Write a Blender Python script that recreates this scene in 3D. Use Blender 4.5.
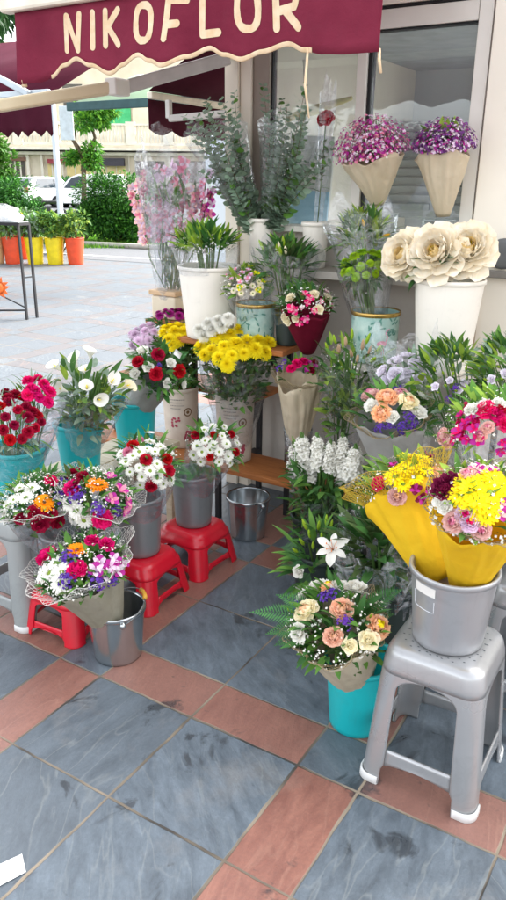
import bpy, bmesh, math, random
from mathutils import Vector as V, Matrix, Quaternion
for o in list(bpy.data.objects): bpy.data.objects.remove(o)
random.seed(7)
sc = bpy.context.scene
PI = math.pi
COL = sc.collection

# ------------------------------------------------------------------ camera
CAM = V((1.618, -1.616, 1.677)); YAW, PITCH, ROLL = [math.radians(a) for a in (-31.653, 20.051, 0.579)]
FPX = 746.0
_f = V((math.sin(YAW)*math.cos(PITCH), math.cos(YAW)*math.cos(PITCH), -math.sin(PITCH)))
_r = V((math.cos(YAW), -math.sin(YAW), 0)); _u = _r.cross(_f)
_R = math.cos(ROLL)*_r + math.sin(ROLL)*_u; _U = -math.sin(ROLL)*_r + math.cos(ROLL)*_u
cd = bpy.data.cameras.new('camera'); cam = bpy.data.objects.new('camera', cd); COL.objects.link(cam)
cam.matrix_world = Matrix(((_R.x, _U.x, -_f.x, CAM.x), (_R.y, _U.y, -_f.y, CAM.y), (_R.z, _U.z, -_f.z, CAM.z), (0, 0, 0, 1)))
cd.sensor_fit = 'VERTICAL'; cd.sensor_height = 36; cd.lens = 36*FPX/900; cd.clip_end = 2000; cd.clip_start = .02
sc.camera = cam
sc.render.resolution_x, sc.render.resolution_y = 576, 1024

# ------------------------------------------------------------------ light
SUN_EL, SUN_AZ = math.radians(40), math.radians(27)      # azimuth measured from +Y towards +X
w = bpy.data.worlds.new('World'); sc.world = w; w.use_nodes = True
nt = w.node_tree; bg = nt.nodes['Background']
sky = nt.nodes.new('ShaderNodeTexSky'); sky.sky_type = 'NISHITA'; sky.sun_disc = False
sky.sun_elevation = SUN_EL; sky.sun_rotation = SUN_AZ; sky.dust_density = 4.0; sky.air_density = 1.0; sky.ozone_density = .6
hz = nt.nodes.new('ShaderNodeHueSaturation'); hz.inputs['Saturation'].default_value = .22      # thin white cloud takes most of the blue out
nt.links.new(sky.outputs[0], hz.inputs['Color']); nt.links.new(hz.outputs[0], bg.inputs[0]); bg.inputs[1].default_value = 0.15
sl = bpy.data.lights.new('sun', 'SUN'); sl.energy = .8; sl.angle = math.radians(10); sl.color = (1, .95, .87)
so = bpy.data.objects.new('sun', sl); COL.objects.link(so)
sd = V((math.sin(SUN_AZ)*math.cos(SUN_EL), math.cos(SUN_AZ)*math.cos(SUN_EL), math.sin(SUN_EL)))
so.rotation_euler = sd.to_track_quat('Z', 'Y').to_euler(); so.location = (6, 12, 12)
vs = sc.view_settings; vs.view_transform = 'Standard'; vs.look = 'None'; vs.gamma = 1; vs.use_curve_mapping = False
vs.exposure = 2.4
try:
    sc.cycles.transparent_max_bounces = 24; sc.cycles.max_bounces = 8
except Exception: pass

# ------------------------------------------------------------------ pixel helpers (photograph is 506 x 900)
def ray(px, py): return (_f + _R*((px-253)/FPX) - _U*((py-450)/FPX))
def at(px, py, Y):
    d = ray(px, py); return CAM + d*((Y-CAM.y)/d.y)
def gp(px, py, z=0.0):
    d = ray(px, py); return CAM + d*((z-CAM.z)/d.z)
def far(px, py, dist): return CAM + ray(px, py)*dist
def depth(p): return (p-CAM).dot(_f)
def m_per_px(p): return depth(p)/FPX
R01 = random.random
def U(a, b): return a + (b-a)*random.random()

# ------------------------------------------------------------------ materials
def lin(h):
    if not isinstance(h, str): return tuple(h)+(1,) if len(h) == 3 else tuple(h)
    h = h.lstrip('#'); c = [int(h[i:i+2], 16)/255 for i in (0, 2, 4)]
    return tuple((x/12.92 if x <= .04045 else ((x+.055)/1.055)**2.4) for x in c)+(1,)
MATS = {}
class NT:
    def __init__(s, m): s.t = m.node_tree; s.n = s.t.nodes; s.l = s.t.links
    def node(s, ty, **kw):
        n = s.n.new(ty)
        for k, v in kw.items(): setattr(n, k, v)
        return n
    def link(s, a, b): s.l.new(a, b)
    def val(s, sock, v):
        if hasattr(v, 'is_output'): s.l.new(v, sock)
        else: sock.default_value = v
    def math(s, op, a, b=0.0, c=None):
        n = s.node('ShaderNodeMath', operation=op); s.val(n.inputs[0], a); s.val(n.inputs[1], b)
        if c is not None: s.val(n.inputs[2], c)
        return n.outputs[0]
    def mix(s, fac, a, b):
        n = s.node('ShaderNodeMix', data_type='RGBA'); s.val(n.inputs[0], fac); s.val(n.inputs[6], a); s.val(n.inputs[7], b); return n.outputs[2]
    def noise(s, vec, scale, detail=4, rough=.55, dist=0.0):
        n = s.node('ShaderNodeTexNoise'); s.link(vec, n.inputs['Vector']); n.inputs['Scale'].default_value = scale
        n.inputs['Detail'].default_value = detail; n.inputs['Roughness'].default_value = rough; n.inputs['Distortion'].default_value = dist
        return n.outputs['Fac']
    def ramp(s, fac, lo, hi):
        n = s.node('ShaderNodeMapRange'); s.link(fac, n.inputs[0]); n.inputs[1].default_value = lo; n.inputs[2].default_value = hi; return n.outputs[0]
def mat(name, c, rough=.5, c2=None, nscale=8, var=.25, metal=0, spec=.5, bump=0, bscale=40, transl=0, objvar=0, coat=0, dirt=0):
    """procedural material: colour mottled by noise, optional bump, translucency and per-object variation"""
    if name in MATS: return MATS[name]
    m = bpy.data.materials.new(name); m.use_nodes = True; N = NT(m); MATS[name] = m
    b = N.n['Principled BSDF']; out = N.n['Material Output']
    c = lin(c); c2 = lin(c2) if c2 is not None else tuple(x*(1-var) for x in c[:3])+(1,)
    tc = N.node('ShaderNodeTexCoord'); vec = tc.outputs['Object']
    f = N.noise(vec, nscale); f = N.ramp(f, .3, .7)
    colr = N.mix(f, c, c2)
    if dirt:      # scuffs and water marks with a shape of their own
        dn = N.ramp(N.noise(vec, 9, 7, .7, 1.5), .54, .70); sm = N.node('ShaderNodeVectorMath', operation='MULTIPLY'); N.link(vec, sm.inputs[0]); sm.inputs[1].default_value = (1, 1, .12)
        sn = N.ramp(N.noise(sm.outputs[0], 60, 4, .6), .58, .72); colr = N.mix(N.math('MULTIPLY', N.math('MAXIMUM', dn, N.math('MULTIPLY', sn, .6)), dirt), colr, tuple(x*.45+.03 for x in c[:3])+(1,))
    if objvar:
        oi = N.node('ShaderNodeObjectInfo'); hs = N.node('ShaderNodeHueSaturation')
        N.link(colr, hs.inputs['Color'])
        N.link(N.math('MULTIPLY_ADD', oi.outputs['Random'], objvar*2, 1-objvar), hs.inputs['Value'])
        N.link(N.math('MULTIPLY_ADD', oi.outputs['Random'], objvar*.12, .5-objvar*.06), hs.inputs['Hue'])
        colr = hs.outputs[0]
    N.link(colr, b.inputs['Base Color']); b.inputs['Metallic'].default_value = metal
    b.inputs['Specular IOR Level'].default_value = spec; b.inputs['Coat Weight'].default_value = coat
    N.link(N.math('MULTIPLY_ADD', f, .12, rough-.06), b.inputs['Roughness'])
    if bump:
        bn = N.node('ShaderNodeBump'); bn.inputs['Strength'].default_value = bump; bn.inputs['Distance'].default_value = .01
        N.link(N.noise(vec, bscale, 5, .6), bn.inputs['Height']); N.link(bn.outputs[0], b.inputs['Normal'])
    if transl:
        tr = N.node('ShaderNodeBsdfTranslucent'); N.link(colr, tr.inputs[0]); mx = N.node('ShaderNodeMixShader'); mx.inputs[0].default_value = transl
        N.link(b.outputs[0], mx.inputs[1]); N.link(tr.outputs[0], mx.inputs[2]); N.link(mx.outputs[0], out.inputs[0])
    return m
def petal(name, c, c2=None, ns=30, **k): return mat(name, c, .62, c2, ns, .22, spec=.2, transl=k.pop('tl', .2), objvar=k.pop('objvar', .12), **k)
def leafm(name, c, c2=None): return mat(name, c, .55, c2, 14, .45, spec=.22, transl=.2, objvar=.15)
def film(name, tint=(.97, .98, 1), opac=.10, rough=.12, milk=.055, flat=False):
    """clear florist film: mostly see-through, crinkled highlights, a little milky"""
    if name in MATS: return MATS[name]
    m = bpy.data.materials.new(name); m.use_nodes = True; N = NT(m); MATS[name] = m
    N.n.remove(N.n['Principled BSDF']); out = N.n['Material Output']
    tc = N.node('ShaderNodeTexCoord'); bn = N.node('ShaderNodeBump'); bn.inputs['Strength'].default_value = .9; bn.inputs['Distance'].default_value = .012
    nz = N.noise(tc.outputs['Object'], 22, 3, .5, 1.2); N.link(nz, bn.inputs['Height'])
    if flat: bn.inputs['Strength'].default_value = 0.0
    tr = N.node('ShaderNodeBsdfTransparent'); tr.inputs[0].default_value = tuple(tint)+(1,)
    gl = N.node('ShaderNodeBsdfGlossy'); gl.inputs['Roughness'].default_value = rough; N.link(bn.outputs[0], gl.inputs['Normal'])
    df = N.node('ShaderNodeBsdfDiffuse'); df.inputs[0].default_value = (.85, .87, .9, 1)
    lw = N.node('ShaderNodeLayerWeight'); lw.inputs[0].default_value = .35; N.link(bn.outputs[0], lw.inputs['Normal'])
    m1 = N.node('ShaderNodeMixShader'); N.link(N.math('MULTIPLY_ADD', lw.outputs['Facing'], .12 if flat else .30, opac), m1.inputs[0])
    N.link(tr.outputs[0], m1.inputs[1]); N.link(gl.outputs[0], m1.inputs[2])
    m2 = N.node('ShaderNodeMixShader'); N.val(m2.inputs[0], milk if flat else N.math('MULTIPLY', N.ramp(nz, .45, .72), milk*2))
    N.link(m1.outputs[0], m2.inputs[1]); N.link(df.outputs[0], m2.inputs[2]); N.link(m2.outputs[0], out.inputs[0])
    return m

# ------------------------------------------------------------------ mesh builder
class MB:
    def __init__(s): s.v = []; s.f = []; s.m = []; s.mats = []; s.cur = 0
    def use(s, m):
        if m not in s.mats: s.mats.append(m)
        s.cur = s.mats.index(m); return s
    def vert(s, p): s.v.append(tuple(p)); return len(s.v)-1
    def face(s, ids): s.f.append(tuple(ids)); s.m.append(s.cur)
    def grid(s, rows, closed=False):
        ids = [[s.vert(p) for p in r] for r in rows]; n = len(rows[0])
        for i in range(len(rows)-1):
            for j in range(n if closed else n-1):
                k = (j+1) % n; s.face((ids[i][j], ids[i][k], ids[i+1][k], ids[i+1][j]))
        return ids
    def box(s, c, h, M=None):
        c = V(c); h = V(h); P = []
        for z in (-1, 1):
            for (x, y) in ((-1, -1), (1, -1), (1, 1), (-1, 1)):
                q = V((x*h.x, y*h.y, z*h.z)); q = (M @ q if M else q) + c; P.append(s.vert(q))
        for q in ((3, 2, 1, 0), (4, 5, 6, 7), (0, 1, 5, 4), (1, 2, 6, 5), (2, 3, 7, 6), (3, 0, 4, 7)): s.face([P[i] for i in q])
    def boxl(s, lo, hi): s.box([(a+b)/2 for a, b in zip(lo, hi)], [(b-a)/2 for a, b in zip(lo, hi)])
    def tube(s, pts, r, n=6, cap=True):
        pts = [V(p) for p in pts]; rows = []; k = len(pts)
        rr = r if isinstance(r, (list, tuple)) else [r]*k
        t0 = (pts[1]-pts[0]).normalized(); a = t0.orthogonal().normalized()
        for i in range(k):
            t = (pts[min(i+1, k-1)]-pts[max(i-1, 0)])
            t = t.normalized() if t.length > 1e-9 else t0
            a = (a - t*a.dot(t)); a = a.normalized() if a.length > 1e-6 else t.orthogonal().normalized(); b = t.cross(a)
            rows.append([pts[i]+(a*math.cos(2*PI*j/n)+b*math.sin(2*PI*j/n))*rr[i] for j in range(n)])
        ids = s.grid(rows, True)
        if cap: s.face(list(reversed(ids[0]))); s.face(ids[-1])
    def lathe(s, prof, n=32, c=(0, 0, 0), M=None, cap0=False, cap1=False, wob=None):
        c = V(c); rows = []
        for (r, z) in prof:
            row = []
            for j in range(n):
                a = 2*PI*j/n; q = r*(wob(a, z) if wob else 1)
                p = V((q*math.cos(a), q*math.sin(a), z)); row.append((M @ p if M else p)+c)
            rows.append(row)
        ids = s.grid(rows, True)
        if cap0: s.face(list(reversed(ids[0])))
        if cap1: s.face(ids[-1])
    def ellipsoid(s, c, r, n=10, k=6, M=None):
        s.lathe([(max(1e-4, math.sin(PI*i/k)), -math.cos(PI*i/k)) for i in range(k+1)], n, c, (M or Matrix.Identity(3)) @ Matrix.Diagonal(V(r)))
    def mesh(s, name, smooth=True):
        me = bpy.data.meshes.new(name); me.from_pydata(s.v, [], s.f)
        for m in s.mats: me.materials.append(m)
        if s.mats: me.polygons.foreach_set('material_index', s.m)
        if smooth: me.polygons.foreach_set('use_smooth', [True]*len(s.f))
        me.update(); return me
    def build(s, name, parent=None, m=None, smooth=True, loc=None, solid=0, bevel=0, sub=0, auto=None, weld=False):
        if m and not s.mats: s.mats = [m]
        me = s.mesh(name, smooth)
        if weld:
            bm = bmesh.new(); bm.from_mesh(me); bmesh.ops.remove_doubles(bm, verts=bm.verts, dist=1e-5); bm.to_mesh(me); bm.free()
        if auto is not None:
            try: me.set_sharp_from_angle(angle=math.radians(auto))
            except Exception: pass
        return link(name, me, parent, loc, solid, bevel, sub)
def link(name, me, parent=None, loc=None, solid=0, bevel=0, sub=0):
    o = bpy.data.objects.new(name, me); COL.objects.link(o)
    if parent: o.parent = parent
    if loc is not None: o.location = loc
    if bevel:
        b = o.modifiers.new('bevel', 'BEVEL'); b.width = bevel; b.segments = 2; b.limit_method = 'ANGLE'; b.angle_limit = math.radians(40)
    if solid:
        b = o.modifiers.new('solidify', 'SOLIDIFY'); b.thickness = solid; b.offset = 0
    if sub:
        b = o.modifiers.new('subsurf', 'SUBSURF'); b.levels = sub; b.render_levels = sub
    return o
def thing(name, label, cat, loc=(0, 0, 0), group=None, rz=0):
    o = bpy.data.objects.new(name, None); COL.objects.link(o); o.location = loc; o.rotation_euler = (0, 0, rz)
    o.empty_display_size = .05
    return tag(o, label, cat, group)
def tag(o, label=None, cat=None, group=None, kind=None):
    for k, v in (('label', label), ('category', cat), ('group', group), ('kind', kind)):
        if v: o[k] = v
    return o
def frame(n):
    """3x3 matrix whose z axis is n, random spin"""
    n = n.normalized(); q = n.to_track_quat('Z', 'Y') @ Quaternion((0, 0, 1), U(0, 2*PI)); return q.to_matrix()
# ------------------------------------------------------------------ petals, flower heads (unit radius, facing +Z)
def petal_rows(phi, r0, z0, e0, e1, L, W, cup=0.2, nu=4, nv=2, tip=.8, ruf=0, wbase=.35, twist=0):
    rows = []; x, z = r0, z0; ds = L/nu; cph, sph = math.cos(phi), math.sin(phi)
    for i in range(nu+1):
        t = i/nu; e = math.radians(e0+(e1-e0)*t)
        if i: x += ds*math.cos(e); z += ds*math.sin(e)
        w = W*((wbase+(1-wbase)*math.sin(min(t/.62, 1)*PI/2))*(1 if t < .62 else math.cos((t-.62)/.38*PI/2*tip)))
        row = []
        for j in range(-nv, nv+1):
            s = j/nv; y = s*w; nrm = cup*W*s*s
            if ruf: nrm += U(-ruf, ruf)*t
            px = x - nrm*math.sin(e); pz = z + nrm*math.cos(e) + twist*s*W
            row.append(V((px*cph-y*sph, px*sph+y*cph, pz)))
        rows.append(row)
    return rows
def ring(mb, n, r0, z0, e0, e1, L, W, cup=.2, ph=None, jit=.12, **k):
    ph = U(0, 6) if ph is None else ph
    for i in range(n):
        mb.grid(petal_rows(ph+2*PI*i/n+U(-jit, jit)*2*PI/n, r0, z0, e0+U(-8, 8), e1+U(-10, 10), L*U(.9, 1.08), W*U(.9, 1.1), cup, **k))
def f_rose(mb, m, m2=None):
    mb.use(m2 or m)
    for (n, r0, e0, e1, L, W) in ((3, .03, 84, 100, .62, .3), (3, .1, 82, 96, .7, .36), (4, .18, 78, 86, .76, .42)): ring(mb, n, r0, 0, e0, e1, L, W, .55, nu=4)
    mb.use(m)
    for (n, r0, e0, e1, L, W) in ((5, .26, 74, 84, .66, .44), (5, .36, 66, 68, .62, .48), (6, .44, 56, 36, .62, .50), (7, .46, 40, -8, .60, .48), (6, .42, 14, -40, .58, .46)): ring(mb, n, r0, -.02, e0, e1, L, W, .42, nu=5, ruf=.015)
def f_lisianthus(mb, m, m2=None):
    mb.use(m2 or m); ring(mb, 3, .05, 0, 84, 96, .6, .32, .5)
    mb.use(m)
    for (n, r0, e0, e1, L, W) in ((4, .12, 78, 70, .72, .45), (5, .18, 64, 40, .8, .52), (5, .2, 48, 5, .9, .56)): ring(mb, n, r0, -.05, e0, e1, L, W, .35, nu=4, ruf=.03)
def f_peony(mb, m, m2):
    mb.use(m2)
    for i in range(40): a, r = U(0, 2*PI), U(.0, .16); mb.tube([V((r*math.cos(a)*.5, r*math.sin(a)*.5, .12)), V((r*math.cos(a)*1.3, r*math.sin(a)*1.3, .42))], [.012, .024], 4)
    mb.use(Pm['peony_in']); ring(mb, 9, .08, 0, 70, 108, .50, .17, .3, nu=5, nv=2, ruf=.03, tip=.5, jit=.4); ring(mb, 9, .10, 0, 56, 100, .62, .22, .3, nu=5, nv=2, ruf=.03, tip=.5, jit=.4)
    mb.use(m)
    for (n, r0, e0, e1, L, W) in ((9, .12, 46, 88, .72, .30), (10, .13, 34, 76, .84, .34), (10, .13, 20, 58, .92, .38), (10, .13, 6, 34, 1.0, .42), (10, .12, -14, 0, 1.04, .44), (9, .10, -34, -40, 1.0, .42)):
        ring(mb, n, r0, 0, e0, e1, L, W, .26, nu=6, nv=3, ruf=.035, tip=.5, jit=.45)
def f_pompon(mb, m, mc=None):
    mb.use(m)
    for k in range(8):
        t = k/7; e = 88-118*t; n = int(7+15*math.sin(min(t*1.3, 1)*PI/2))
        ring(mb, n, .04+.16*t, .34-.38*t, e+8, e-4, .3+.5*math.sin(t*PI*.55), .1, .35, nu=3, nv=1, tip=.7)
def f_daisy(mb, m, mc, n=17, W=.13):
    mb.use(m); ring(mb, n, .16, 0, 18, -6, .84, W, .25, nu=3, nv=1, tip=.6); ring(mb, n-3, .14, .04, 34, 8, .72, W, .25, nu=3, nv=1, tip=.6)
    mb.use(mc); mb.lathe([(.3, 0), (.27, .1), (.17, .17), (.03, .2)], 10, cap1=True)
def f_gerbera(mb, m, mc):
    mb.use(m); ring(mb, 20, .15, 0, 10, -4, .86, .13, .2, nu=3, nv=1, tip=.6); ring(mb, 18, .15, .05, 26, 8, .72, .12, .2, nu=3, nv=1, tip=.6); ring(mb, 14, .12, .08, 50, 30, .42, .08, .2, nu=2, nv=1)
    mb.use(mc); mb.lathe([(.26, .02), (.22, .12), (.1, .15), (.02, .13)], 10, cap1=True)
def f_carnation(mb, m, m2=None):
    mb.use(m)
    for (n, r0, z0, e0, e1, L, W) in ((5, .02, .1, 84, 70, .55, .36), (6, .06, .08, 72, 48, .66, .4), (7, .1, .04, 56, 26, .74, .42), (8, .12, 0, 36, 4, .82, .42), (8, .12, -.06, 12, -22, .84, .42)):
        ring(mb, n, r0, z0, e0, e1, L, W, .3, nu=3, nv=3, ruf=.11, tip=.35)
def f_lily(mb, m, mc):
    mb.use(m)
    for k in (0, 1): ring(mb, 3, .05, .02*k, 62, -22, 1.0, .2+.05*k, .3, ph=k*PI/3, jit=.03, nu=7, nv=2, wbase=.3, tip=.97)
    mb.use(mc)
    for i in range(6):
        a = i*PI/3+.2; p = V((math.cos(a)*.3, math.sin(a)*.3, .62)); mb.tube([V((0, 0, .05)), p*.6+V((0, 0, .1)), p], .012, 4); mb.ellipsoid(p, (.07, .025, .025), 6, 4)
def f_bud(mb, m, mg):
    mb.use(m); mb.lathe([(.06, 0), (.17, .18), (.22, .5), (.2, .85), (.13, 1.2), (.03, 1.42)], 9, cap1=True, wob=lambda a, z: 1+.09*math.cos(3*a))
    mb.use(mg); mb.tube([V((0, 0, -.5)), V((0, 0, .05))], .05, 5)
def f_calla(mb, m, mc):
    mb.use(m); rows = []
    for i in range(9):
        t = i/8; row = []
        for j in range(17):
            a = 2*PI*(j/16)*1.02; fr = .5+.5*math.cos(a)
            r = .09+.5*t**2.2; z = 1.0*t + .45*t**3*fr - .12*t**4
            row.append(V((r*math.cos(a)*(1+.45*t**3*max(fr-.4, 0)), r*math.sin(a), z-.6)))
        rows.append(row)
    mb.grid(rows); mb.use(mc); mb.tube([V((0, 0, -.5)), V((0, 0, .1)), V((.02, 0, .42))], [.04, .06, .03], 6)
def f_alstro(mb, m, m2):
    mb.use(m); ring(mb, 3, .04, 0, 62, 8, .95, .36, .2, ph=0, jit=.05, nu=4); mb.use(m2); ring(mb, 3, .04, .02, 66, 22, .92, .24, .2, ph=PI/3, jit=.05, nu=4)
def f_statice(mb, m, mg):
    for i in range(34):
        a, e = U(0, 2*PI), U(.1, 1.45); p = V((math.cos(a)*math.cos(e), math.sin(a)*math.cos(e), math.sin(e)*.7))*U(.6, 1)
        mb.use(m); F = frame(p+V((0, 0, .3)))
        for r in [petal_rows(k*2*PI/5, .01, 0, 60, 15, .2, .09, .2, nu=2, nv=1) for k in range(5)]: mb.grid([[F @ q + p for q in row] for row in r])
    mb.use(mg); [mb.tube([V((0, 0, -.5)), V((math.cos(i)*.6, math.sin(i)*.6, .35))], .02, 3) for i in range(6)]
def f_spike(mb, m, mg, n=54, fl=.165):
    """stock / snapdragon: florets up a stem, unit height along z"""
    mb.use(mg); mb.tube([V((0, 0, -.4)), V((0, 0, .5)), V((.02, .01, 1.02))], [.025, .022, .01], 5)
    for i in range(n):
        t = i/n; z = .05+.93*t; a = i*2.4; rr = U(.07, .19)*(1-.65*t**2); p = V((math.cos(a)*rr, math.sin(a)*rr, z)); s = fl*(1-.55*t**2)
        if t > .88: mb.use(mg); mb.ellipsoid(p*V((.5, .5, 1)) if False else V((p.x*.5, p.y*.5, p.z)), (.03, .03, .05), 5, 4); continue
        mb.use(m); F = frame(V((p.x, p.y, .12)))
        for lay in ((5, 35, -5, 1), (4, 70, 45, .75)):
            for k in range(lay[0]): mb.grid([[F @ (q*s) + p for q in row] for row in petal_rows(k*2*PI/lay[0]+i, .05, 0, lay[1], lay[2], .8*lay[3], .42*lay[3], .3, nu=2, nv=1, ruf=.08)])
def f_mum(mb, m, mc):   # green button chrysanthemum
    mb.use(m)
    for k in range(5):
        t = k/4; e = 60-75*t; ring(mb, int(9+10*t), .08+.2*t, .2-.2*t, e, e-25, .4+.3*t, .12, .3, nu=3, nv=1)
    mb.use(mc); mb.lathe([(.26, .16), (.2, .24), (.05, .26)], 9, cap1=True)
FL = dict(rose=f_rose, lisianthus=f_lisianthus, peony=f_peony, pompon=f_pompon, daisy=f_daisy, gerbera=f_gerbera, carnation=f_carnation,
          lily=f_lily, bud=f_bud, calla=f_calla, alstro=f_alstro, statice=f_statice, spike=f_spike, mum=f_mum)
PART = dict(rose='rose', lisianthus='lisianthus', peony='peony', pompon='chrysanthemum', daisy='daisy', gerbera='gerbera', carnation='carnation', lily='lily',
            bud='lily_bud', calla='calla_lily', alstro='alstroemeria', statice='statice', spike='flower_spike', mum='chrysanthemum')
# petal colours
GREEN = leafm('leaf_green', '#74a044', '#4e7a36'); DKGREEN = leafm('leaf_dark', '#50803e', '#365f30'); LTGREEN = leafm('leaf_light', '#a4c04a', '#7ca03c')
FERN = leafm('leaf_fern', '#588e4c', '#3e7040'); GREY = leafm('leaf_grey', '#a2b8a0', '#7e967e'); STEM = leafm('stem_green', '#6a8a48', '#4f7038')
OLIVE = leafm('leaf_olive', '#5f7440', '#455a36')
Pm = dict(white=petal('petal_white', '#f6f3ec', '#ecebe0', objvar=.04), cream=petal('petal_cream', '#f4e6bd', '#f6efd8'), yellow=petal('petal_yellow', '#fff22e', '#ffe618', objvar=.04),
          lemon=petal('petal_lemon', '#fff020', '#ffe010', objvar=.04), red=petal('petal_red', '#c90f30', '#a50824'), crimson=petal('petal_crimson', '#b00a38', '#82062c'),
          hot=petal('petal_hot', '#f0187c', '#d80a62'), magenta=petal('petal_magenta', '#c83aa0', '#a82488'), purple=petal('petal_purple', '#7448b4', '#583498'),
          plum=petal('petal_plum', '#96509c', '#783c86'), lilac=petal('petal_lilac', '#f3deec', '#e6cce4'), lavender=petal('petal_lavender', '#f8f4f6', '#eadff0', 12, objvar=.04, tl=.1), pink=petal('petal_pink', '#f0a0b8', '#e27f9e'),
          blush=petal('petal_blush', '#f5d2cc', '#eebfb4'), peach=petal('petal_peach', '#fbd2ac', '#f8bd90'), coral=petal('petal_coral', '#fac0a2', '#fad6bc', 12),
          orange=petal('petal_orange', '#f99a12', '#f0800a'), lime=petal('petal_lime', '#a8cc28', '#86b01c'), peony=petal('petal_peony', '#fff9ea', '#fff0d2', 5, objvar=.02, tl=.1),
          peony_in=petal('petal_peony_in', '#f7dc94', '#fae6b4', 6, objvar=.02, tl=.1), budpink=petal('petal_budpink', '#d9a896', '#b5a878', 10), budgreen=petal('petal_budgreen', '#a9c437', '#86ad2e', 8), budyellow=petal('petal_budyellow', '#e4b428', '#cf9c20', 8), wine=petal('petal_wine', '#8a1446', '#650c34'))
CEN = mat('centre_yellow', '#a8a030', .8, '#6d7c22', 30); BROWN = mat('centre_brown', '#6b4318', .8); CG = mat('centre_green', '#7f9a2e', .8)
_cache = {}
def head_mesh(kind, colr, c2=None, var=0):
    key = (kind, colr, c2, var)
    if key not in _cache:
        mb = MB(); m = Pm[colr]
        if kind in ('daisy',): FL[kind](mb, m, CG if c2 is None else Pm[c2])
        elif kind == 'gerbera': FL[kind](mb, m, BROWN)
        elif kind == 'mum': FL[kind](mb, m, LTGREEN)
        elif kind in ('bud', 'spike', 'statice'): FL[kind](mb, m, STEM)
        elif kind in ('lily', 'calla'): FL[kind](mb, m, Pm['orange'] if kind == 'lily' else Pm['yellow'])
        elif kind == 'peony': FL[kind](mb, m, Pm['yellow'])
        else: FL[kind](mb, m, Pm[c2] if c2 else m)
        _cache[key] = mb.mesh(PART[kind])
    return _cache[key]
def head(parent, kind, colr, p, n, s, c2=None, name=None):
    o = bpy.data.objects.new(name or PART[kind], head_mesh(kind, colr, c2, random.randrange(3))); COL.objects.link(o); o.parent = parent
    o.matrix_local = Matrix.Translation(p) @ frame(n).to_4x4() @ Matrix.Scale(s, 4); return o

# ------------------------------------------------------------------ leaves
def leaf(mb, p, d, up, L, W, bend=.3, n=4):
    """folded lance leaf starting at p along d, face roughly towards up"""
    d = V(d).normalized(); s = d.cross(up); s = s.normalized() if s.length > 1e-5 else d.orthogonal().normalized(); nn = s.cross(d); rows = []
    for i in range(n+1):
        t = i/n; w = W*math.sin(PI*(t*.94+.05))**.8*(1-.35*t); q = V(p)+d*(L*t)-nn*(bend*L*t*t)
        rows.append([q-s*w+nn*w*.35, q, q+s*w+nn*w*.35])
    mb.grid(rows)
def fern(mb, p, d, up, L, W, bend=.35, n=17):
    d = V(d).normalized(); s = d.cross(up).normalized(); nn = s.cross(d); pts = []
    for i in range(n+1):
        t = i/n; pts.append(V(p)+d*(L*t)-nn*(bend*L*t*t))
    mb.tube(pts, [.0016*(1-.7*i/n) for i in range(n+1)], 3, cap=False)
    for i in range(2, n+1):
        t = i/n; w = W*math.sin(PI*min(t*.8+.14, 1))**.8*(1.02-t*.85)
        for sg in (-1, 1):
            dd = (s*sg*.9+d*.55+nn*U(-.08, .12)).normalized(); leaf(mb, pts[i], dd, nn, w, L/n*.42, .12, 2)
def euc_sprig(mb, L, m, nl=17, round_=.02):
    """eucalyptus: wiry stem along +z with pairs of round leaves"""
    bx, by = U(-.2, .2), U(-.2, .2); pts = [V((bx*L*t*t, by*L*t*t, L*t)) for t in [i/8 for i in range(9)]]
    mb.use(BROWNST); mb.tube(pts, [.0026-.0018*i/8 for i in range(9)], 4, cap=False)
    for i in range(nl):
        t = .14+.86*i/(nl-1); q = V((bx*L*t*t, by*L*t*t, L*t)); a = i*1.9+U(-.4, .4); r = round_*(1.15-.65*t)*U(.8, 1.15)
        for sg in (0, PI):
            d = V((math.cos(a+sg), math.sin(a+sg), U(.2, .7))).normalized(); n = V((U(-.5, .5), U(-.5, .5), 1)); s = d.cross(n).normalized()
            mb.use(m if R01() < .9 else GREEN); c = q+d*r*1.15; nn = s.cross(d)
            ring_ = [c+d*r*math.cos(k*PI/4)+s*r*.86*math.sin(k*PI/4)+nn*r*.16*math.cos(2*k*PI/4) for k in range(8)]
            ids = [mb.vert(x) for x in ring_]; mb.face(ids)
BROWNST = mat('stem_brown', '#6f5a40', .7)
def bush_mesh(mb, c, rad, n, size, mats, fl=.0, lump=5, zlo=-.7):
    """leaf clumps spread through an uneven crown"""
    c = V(c); lumps = [(V((U(-1, 1), U(-1, 1), U(zlo, 1))), U(.35, .6)) for _ in range(lump*3)]
    k = 0
    while k < n:
        lc, lr = random.choice(lumps); d = V((random.gauss(0, 1), random.gauss(0, 1), random.gauss(0, 1))).normalized()
        q = lc*.62+d*lr*U(.55, 1.02)
        if q.length > 1.25: continue
        p = c+V((q.x*rad[0], q.y*rad[1], q.z*rad[2])); 
        if p.z < fl: continue
        mb.use(random.choice(mats)); L = size*U(.6, 1.3)
        leaf(mb, p, (d+V((U(-.7, .7), U(-.7, .7), U(-.4, .5)))), V((U(-.6, .6), U(-.6, .6), 1)), L, L*.32, .25, 2); k += 1

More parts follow.
